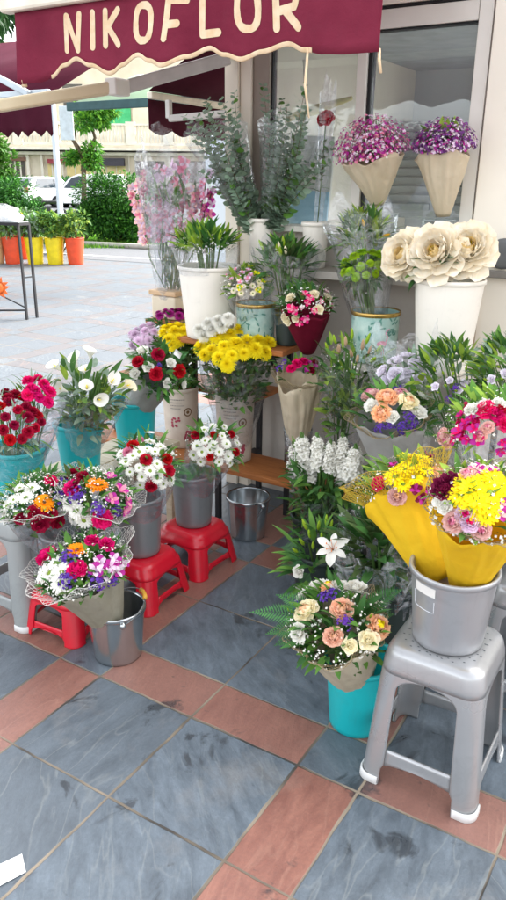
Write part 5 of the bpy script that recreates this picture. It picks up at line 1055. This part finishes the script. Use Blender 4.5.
# --- orchids
b = Bouquet('orchid_bouquet', 'pink orchid sprays in tall clear sleeves in the cream planter', 'orchids', (PL.location.x, PL.location.y, 1.0), at(174, 178, 1.76), .2, None)
for i, (x0, y0, x1, y1, col) in enumerate(((152, 260, 134, 190, 'blush'), (168, 260, 160, 168, 'lilac'), (190, 260, 212, 190, 'magenta'), (150, 260, 140, 175, 'blush'), (160, 260, 152, 185, 'pink'), (172, 262, 172, 165, 'lilac'), (180, 262, 186, 160, 'pink'), (192, 262, 208, 172, 'lilac'), (176, 262, 165, 190, 'lilac'), (186, 262, 198, 185, 'blush'))):
    a = b.loc(at(x0, y0, 1.76)); e = b.loc(at(x1, y1, 1.76+U(-.08, .06))); mb = MB().use(STEM); P = [a.lerp(e, t)+V((U(-.006, .006), 0, .0)) for t in [k/10 for k in range(11)]]; mb.tube([V((0, 0, 0))]+P, .0028, 5)
    sp = mb.build('orchid_stem', b.root)
    for k in range(17):
        t = .25+.75*k/16; q = a.lerp(e, t)+V((U(-.03, .03), U(-.03, .02), U(-.01, .01))); h = head(sp, 'alstro', col, q, V((U(-.7, .5), -1, U(-.1, .5))), U(.028, .038), 'pink' if R01() < .4 else 'lilac', 'orchid')
b.leaves(50, .13, .010, [DKGREEN, GREEN], e0=-1.5, e1=-.7, k=1.1, out=-.2)
b.wrap(CLEAR, .06, .75, t0=.05, t1=1.2, wav=.11, wz=.10, name='clear_wrap', solid=0)
b.wrap(HAZY, .08, .95, t0=.05, t1=1.1, wav=.07, wz=.07, name='clear_wrap', solid=0)
mb = MB().use(DKGREEN)
for k in range(60): z = U(.05, .30); leaf(mb, V((U(-.05, .05), U(-.05, .05), z)), V((U(-.25, .25), U(-.25, .25), 1)), V((0, -1, 0)), U(.1, .2), .007, .1)
mb.build('foliage', b.root)
# --- burgundy, small kraft, pink lily buds
b = Bouquet('wrapped_bouquet', 'small pink and cream bouquet wrapped in burgundy paper against the grey wall', 'bouquet', at(308, 352, 1.46), at(307, 306, 1.40), .125, None)
b.wrap(RPAP, .03, .97, t1=.97, wav=.03).leaves(60, .06, .013, [DKGREEN, GREEN]).gyp(200)
b.ferns([(290, 282), (300, 280), (275, 300), (312, 282)], W=.05)
b.heads_px([('alstro', 'hot', 'pink', .025, [(305, 295), (296, 312), (306, 318), (307, 304), (314, 311), (292, 309), (300, 322), (310, 300)]), ('lisianthus', 'cream', None, .024, [(291, 299), (314, 295), (318, 310), (285, 317), (327, 298), (296, 318), (288, 320)]), ('alstro', 'pink', 'white', .02, [(326, 292), (321, 302), (302, 308), (330, 306)])])
b = Bouquet('wrapped_bouquet', 'small pink and purple bouquet in a brown paper cone with net above the white stocks', 'bouquet', (vC.x, vC.y, .40), at(299, 378, 1.33), .112, None)
b.wrap(KRAFT, .028, .97, t1=1.02, wav=.07, wz=.08, n=72).net(NETT, r1=1.15, s1=.2).leaves(30, .05, .012)
b.heads_px([('carnation', 'hot', None, .024, [(297, 364), (291, 369), (303, 362)]), ('statice', 'purple', None, .022, [(286, 362), (280, 369)]), ('alstro', 'magenta', None, .02, [(276, 367), (309, 363), (315, 367), (306, 371)]), ('gerbera', 'orange', None, .014, [(296, 359)]), ('carnation', 'crimson', None, .02, [(316, 362), (311, 370)])])
b = Bouquet('lily_bouquet', 'pink and green lily buds in clear film with long stems beside the brown paper cone', 'bouquet', (vD.x, vD.y, .33), at(351, 366, 1.26), .15, 'lily bud bunches', flat=.7)
b.film(CLEAR, .025, 1.0, t1=1.02).body(300, .07, .012, [GREEN, DKGREEN, LTGREEN], t0=.45, t1=1.1, r0=.02).stems(16, .003).gyp(160, k=.85, sz=.003)
b.heads_px([('bud', 'budgreen', None, .034, [(328, 350), (352, 338), (366, 344), (370, 362), (377, 352), (336, 344)]), ('bud', 'budpink', None, .034, [(339, 353), (352, 357), (362, 350), (346, 346), (357, 362), (368, 354)])])
# --- white stocks, white lily, film bunch, peach roses
b = Bouquet('stock_bunch', 'bunch of white stock spikes with dark leaves in clear film near the shelf end', 'bouquet', vE+V((0, 0, .03)), at(329, 478, 1.02), .165, None)
b.film(CLEAR, .06, 1.0, t1=1.0).body(420, .09, .013, [DKGREEN, GREEN, DKGREEN], t0=.3, t1=1.1, r0=.06).stems(18, .004)
for (x, y, x2, y2) in ((300, 482, 293, 436), (303, 472, 302, 432), (318, 470, 317, 431), (331, 472, 331, 437), (343, 470, 343, 433), (352, 480, 357, 440), (344, 486, 350, 450), (312, 484, 309, 446)):
    a = at(x, y, 1.0); e = at(x2, y2, 1.0+U(-.04, .05)); d = e-a; o = bpy.data.objects.new('flower_spike', head_mesh('spike', 'white', None, random.randrange(3))); COL.objects.link(o); o.parent = b.root; o.matrix_local = Matrix.Translation(b.loc(a)) @ frame(d).to_4x4() @ Matrix.Diagonal(V((d.length*U(.85, 1.1), d.length*U(.85, 1.1), d.length*U(.85, 1.05), 1)))
b = Bouquet('lily_bunch', 'one open white lily with lime green buds and fern above the peach rose bouquet', 'bouquet', (.50, .72, .04), at(322, 560, .60), .14, None)
b.leaves(90, .09, .013, [GREEN, DKGREEN], e0=-.6, e1=1.2).ferns([(284, 545), (292, 568), (358, 580), (345, 600), (300, 585), (282, 562)], W=.06).stems(10, .004).wrap(CLEAR2, .04, 1.0, solid=0)
head(b.root, 'lily', 'white', b.loc(at(333, 550, .44)), V((.15, -.7, .8)), .064); b.heads_px([('bud', 'budgreen', None, .030, [(310, 538), (318, 530), (327, 520), (304, 545), (313, 549), (322, 540), (330, 530), (298, 553), (345, 540), (307, 530)]), ('lisianthus', 'white', None, .024, [(300, 572), (297, 590)])])
b = Bouquet('foliage_bunch', 'dark green foliage in crumpled clear film between the white lily and the silver stool', 'greenery', (.80, .62, .04), at(382, 548, .60), .15, None)
b.leaves(200, .10, .022, [DKGREEN, OLIVE, OLIVE], e0=-1.4, e1=1.4, k=.8).stems(14, .003).wrap(film('crumpled_film', opac=.26, rough=.08, milk=.26), .06, 1.0, t1=1.1, wav=.14, wz=.12, name='crumpled_film', solid=0, n=110)
b = Bouquet('rose_bouquet', 'peach and cream rose bouquet with white filler and fern in the turquoise bucket at front', 'bouquet', (.862, .275, .11), at(337, 626, .16), .145, None, flat=.65)
b.wrap(BEIGE, .035, .98, t1=.97, wav=.045, n=72).net(NETT, r0=.9, r1=1.05, s0=-.12, s1=.1).leaves(70, .075, .013, [GREEN, DKGREEN]).gyp(300, k=1.03, sz=.0042).body(120, .06, .013, t0=.7)
b.ferns([(255, 606), (268, 628), (398, 586), (392, 610), (282, 592), (344, 655), (275, 640), (388, 640)], W=.055, k=.45)
b.heads_px([('rose', 'cream', 'peach', .036, [(307, 612)]), ('rose', 'coral', 'peach', .034, [(334, 637), (342, 610)]), ('rose', 'peach', 'yellow', .034, [(377, 627), (329, 588)]), ('lisianthus', 'white', None, .036, [(301, 633), (299, 594), (340, 589), (355, 590), (318, 588)]), ('bud', 'white', None, .018, [(288, 572), (296, 588)]), ('statice', 'purple', None, .03, [(295, 604), (325, 598), (345, 622), (332, 596)]), ('lisianthus', 'cream', None, .03, [(350, 646), (368, 640)]), ('bud', 'budgreen', None, .02, [(284, 610), (289, 604), (370, 618)])])
# --- right hand display
b = Bouquet('rose_bouquet', 'peach and white rose bouquet in grey paper with tan net below the lavender lisianthus', 'bouquet', (.69, 1.02, .47), at(391, 416, .90), .135, None, flat=.7)
b.wrap(SILV, .03, 1.0, t1=1.0, wav=.03).net(NETT, r0=.95, r1=1.15, s0=-.1, s1=.15).leaves(60, .07, .013, [GREEN, DKGREEN])
b.ferns([(432, 400), (445, 418), (425, 440), (438, 432), (356, 392), (452, 402)], W=.06)
b.heads_px([('rose', 'peach', 'coral', .036, [(387, 399), (382, 414)]), ('rose', 'cream', 'peach', .036, [(408, 403)]), ('rose', 'blush', 'pink', .032, [(371, 396), (401, 394)]), ('lisianthus', 'white', None, .028, [(393, 418), (421, 398), (372, 407), (418, 414)]), ('statice', 'purple', None, .026, [(363, 398), (409, 418), (390, 425), (380, 428), (398, 390), (412, 424), (402, 428)])])
b = Bouquet('lisianthus_bouquet', 'pale lavender lisianthus in thin clear film beside the peonies', 'bouquet', (.72, 1.08, .47), at(405, 378, 1.14), .125, None)
b.film(CLEAR2, .03, 1.1).body(160, .06, .012, [GREY, GREEN], t0=.5).leaves(50, .06, .012, [GREY, GREEN]); b.heads_px([('lisianthus', 'lavender', None, .032, [(384, 372), (396, 363), (406, 358), (415, 365), (424, 374), (396, 376), (408, 374), (416, 382), (404, 386), (388, 380), (424, 362)])])
for (lab, ap, px, py, Y, R) in (('green lisianthus stems with closed buds in front of the tall white peony pot', (.98, 1.05, .47), 452, 385, 1.04, .145), ('green lisianthus stems with pale buds at the right edge', (1.24, 1.0, .47), 508, 378, 1.0, .12)):
    b = Bouquet('lisianthus_bunch', lab, 'flowers', ap, at(px, py, Y), R, 'green lisianthus stems', flat=1.1)
    b.leaves(220, .06, .013, [GREEN, DKGREEN, GREY, LTGREEN], e0=-1.0, e1=1.5, k=.9, out=.6).stems(20, .0022)
    b.heads_px([('bud', 'budgreen', None, .019, jit(px-4, py-16, 24, 26, 16, 3)), ('lisianthus', 'lavender', None, .017, [(px+7, py+5), (px+12, py-2), (px-16, py+2), (px-2, py-4)]), ('statice', 'purple', None, .018, [(px-2, py+14), (px+4, py+3)])])
b2x, b2y = s2.x+.15, s2.y+.12
b = Bouquet('pink_bouquet', 'magenta and hot pink bouquet with white carnation at the right edge above the yellow paper', 'bouquet', (b2x, b2y, .50), at(487, 428, .72), .155, None)
b.wrap(CLEAR2, .03, 1.0, solid=0).leaves(70, .07, .013, [GREEN, LTGREEN]).gyp(140)
b.heads_px([('carnation', 'hot', None, .031, [(497, 415), (486, 410), (505, 424)]), ('carnation', 'white', None, .03, [(484, 408), (498, 405), (473, 411)]), ('carnation', 'red', None, .028, [(500, 411)]), ('alstro', 'magenta', 'hot', .027, [(466, 424), (460, 433), (468, 440), (455, 440), (475, 430), (462, 416), (472, 420), (480, 440), (500, 450), (503, 442)]), ('rose', 'blush', 'pink', .024, [(481, 436), (488, 428), (449, 442), (444, 436)])])
for (x, y, x2, y2) in ((466, 430, 469, 399), (458, 440, 462, 414), (474, 424, 478, 402)):
    a = at(x, y, .72); e = at(x2, y2, .74); d = e-a; o = bpy.data.objects.new('flower_spike', head_mesh('spike', 'hot', None, 0)); COL.objects.link(o); o.parent = b.root; o.matrix_local = Matrix.Translation(b.loc(a)) @ frame(d).to_4x4() @ Matrix.Scale(d.length, 4)
b = Bouquet('yellow_bouquet', 'bouquet in yellow felt leaning left with tan net and yellow chrysanthemums', 'bouquet', (1.09, .28, .60), at(402, 490, .34), .130, GY)
b.wrap(YPAP, .055, .98, t1=.98, wav=.045, wz=.10, pw=1.0, n=80).net(NETY, r0=.95, r1=1.3, s0=.0, s1=.5).leaves(50, .06, .012, [GREEN, LTGREEN]).gyp(160)
b.heads_px([('daisy', 'lemon', None, .034, [(404, 470), (396, 477), (412, 466), (424, 470), (414, 478), (403, 484), (421, 460), (410, 458)]), ('rose', 'blush', 'peach', .029, [(397, 497), (447, 468)]), ('rose', 'hot', None, .028, [(379, 484)]), ('alstro', 'wine', 'magenta', .022, [(394, 467), (428, 492), (420, 498), (430, 456), (415, 490)]), ('rose', 'peach', None, .022, [(437, 474)])])
b = Bouquet('yellow_bouquet', 'bouquet in yellow felt at the right edge with bright yellow chrysanthemums and pink roses', 'bouquet', (1.175, .24, .63), at(480, 506, .12), .122, GY)
b.wrap(YPAP, .05, .98, t1=.98, wav=.045, wz=.07, pw=1.0, n=80).net(NETT, r0=.93, r1=1.12, s0=-.05, s1=.2).leaves(60, .06, .012, [GREEN, LTGREEN]).gyp(300)
b.heads_px([('daisy', 'lemon', None, .037, [(472, 490), (482, 484), (490, 494), (478, 500), (466, 484), (494, 480), (488, 507), (462, 496), (486, 516), (474, 509), (500, 488)]), ('rose', 'blush', 'pink', .026, [(455, 522), (481, 530), (468, 476)]), ('rose', 'lilac', 'hot', .028, [(466, 516), (471, 523)]), ('carnation', 'wine', None, .028, [(442, 488), (449, 482), (446, 493)]), ('alstro', 'magenta', 'blush', .022, [(484, 473), (494, 472), (503, 505), (500, 515), (476, 470)]), ('lisianthus', 'white', None, .02, [(447, 508), (442, 502)])])

# ================================================================== far left: table, pots, ornaments
TB0 = gp(37, 318); TBY = TB0.y
tabz = at(37, 224, TBY).z; t = thing('metal_table', 'black metal frame table at the left edge with crossed braces', 'table', (TB0.x, TB0.y, 0)); dx = V((-.85, .12, 0)); dy = V((-.16, -.17, 0))*1.0; dyy = gp(27, 320)-TB0
corners = [V((0, 0, 0)), dyy, dyy+V((-1.5, -.55, 0)), V((-1.5, -.55, 0))]
for c in corners: q = MB().use(BLKM); q.box(c+V((0, 0, tabz/2)), (.013, .013, tabz/2)); q.build('leg', t, smooth=False)
q = MB().use(BLKM)
for a, b_ in zip(corners, corners[1:]+corners[:1]): bar(q, a+V((0, 0, tabz)), b_+V((0, 0, tabz)), .03, .035)
q.build('frame', t, smooth=False)
q = MB().use(BLKM); bar(q, corners[1]+V((0, 0, .12)), corners[2]+V((0, 0, .04)), .015, .02); bar(q, corners[1]+V((0, 0, .15)), corners[2]+V((0, 0, tabz*.75)), .015, .015); bar(q, corners[0]+V((0, 0, tabz*.45)), corners[1]+V((0, 0, tabz*.45)), .015, .015); q.build('brace', t, smooth=False)
q = MB().use(mat('table_glass', '#cdd6d8', .2)); a = [c+V((0, 0, tabz+.02)) for c in corners]; q.face([q.vert(p) for p in a]); q.build('tabletop', t, smooth=False, solid=.01)
# sun ornament hanging from the table rail
so_ = at(-3, 288, TBY-.35); t = thing('sun_ornament', 'orange sun shaped ornament hanging under the table at the left edge', 'ornament', so_); nrm = (CAM-so_); nrm.z = 0; F = axis_frame(nrm); r = .085
OR_ = mat('sun_orange', '#e8762c', .5, '#d8602a', 6); q = MB().use(OR_); q.lathe([(.001, .02), (r*.6, .016), (r, 0), (r*.6, -.012), (.001, -.014)], 28, (0, 0, 0), F); q.build('disc', t)
for k in range(12):
    a = k*PI/6; q = MB().use(OR_); P = [(r*.98, -.028, 0), (r*.98, .028, 0), (r*1.75, .012*(-1)**k, 0)]; 
    pts = [F @ V((x*math.cos(a)-y*math.sin(a), x*math.sin(a)+y*math.cos(a), z)) for x, y, z in P]; q.face([q.vert(p) for p in pts]); q.build('ray', t, smooth=False, solid=.012)
q = MB().use(BLKM); q.tube([V((0, 0, r)), V((0, 0, tabz-so_.z))], .003, 4); q.build('hook', t)
# white film wrapped goods and yellow flowers on and behind the table
wp = at(14, 233, TBY+.02); t = thing('wrapped_bundle', 'loose heap of white film wrapped goods on the black table', 'bundle', (wp.x-.1, wp.y-.15, tabz+.03)); q = MB().use(HAZY); 
q.lathe([(.28, 0), (.30, .05), (.22, .13), (.10, .19), (.001, .2)], 40, wob=lambda a, z: 1+.14*math.sin(3*a+z*30)+.09*math.sin(7*a-z*50)+.05*math.sin(13*a)); q.build('film', t)
q = MB().use(mat('cloth_white', '#e9ecec', .7)); q.lathe([(.24, .002), (.25, .04), (.17, .10), (.001, .13)], 30, wob=lambda a, z: 1+.12*math.sin(4*a+z*20)); q.build('contents', t)
def planter(px, py, D, colr, label, kind, foliage, w=.19, h=.52, extra=None, group='bright plastic pots in the back row'):
    x, _ = bp(px, py, D); loc = CAM+FW*D+_r*x; t = bucket('plant_pot', label, (loc.x, loc.y, 0), w*.78, w, h, mat('pot_'+colr, {'orange': '#e8512a', 'yellow': '#f0d818', 'tan': '#c9a878'}[colr], .4, coat=.1), group, cat='pot', n=24)
    pl = thing('potted_plant', foliage, 'plant', (loc.x, loc.y, h-.06), 'plants in the back row pots'); mb = MB(); 
    bush_mesh(mb, (0, 0, .30), (.26, .26, .26), 700, .09, [GREEN, DKGREEN, LTGREEN] if kind else [GREY, GREEN, OLIVE], 0); mb.build('foliage', pl, smooth=False); mb = MB().use(BROWNST); [mb.tube([V((0, 0, -.1)), V((math.cos(k)*.05, math.sin(k)*.05, .15)), V((math.cos(k)*.15, math.sin(k)*.15, .4))], .008, 4) for k in range(5)]; mb.build('stems', pl)
    if extra:
        for k in range(22): head(pl, 'pompon', extra, V((U(-.22, .22), U(-.22, .22), U(.42, .55))), V((U(-.4, .4), -.4, 1)), .05)
DD = 15.4
planter(-3, 268, DD, 'tan', 'tan pot cut off by the left edge behind the table', 1, 'leafy plant in the tan pot at the left edge', extra=None)
planter(14, 268, DD, 'orange', 'orange plastic pot farthest left behind the table legs', 0, 'yellow flowering plant behind the table', extra='yellow')
planter(36, 267, DD, 'yellow', 'yellow plastic pot seen between the two table legs', 0, 'grey green plant in the left yellow pot')
planter(56, 266, DD, 'yellow', 'yellow plastic pot standing clear of the table', 1, 'bushy green plant in the right yellow pot')
planter(76, 264, DD, 'orange', 'orange plastic pot at the right end of the row', 1, 'bushy green plant in the orange pot at the row end')
planter(24, 262, DD+.9, 'orange', 'orange plastic pot half hidden in the second row', 0, 'plant with small leaves in the second row')
# paper tag on the paving
c4 = [gp(-6, 868), gp(22, 855), gp(26, 873), gp(-4, 889)]; ctr = sum(c4, V())/4
q = MB().use(mat('paper_white', '#f2f1ec', .6)); q.grid([[c4[0]-ctr, c4[1]-ctr], [c4[3]-ctr, c4[2]-ctr]]); o = q.build('paper_tag', None, smooth=False, loc=ctr+V((0, 0, .004)), solid=.0012); tag(o, 'small white paper tag lying on the slate at bottom left', 'paper')
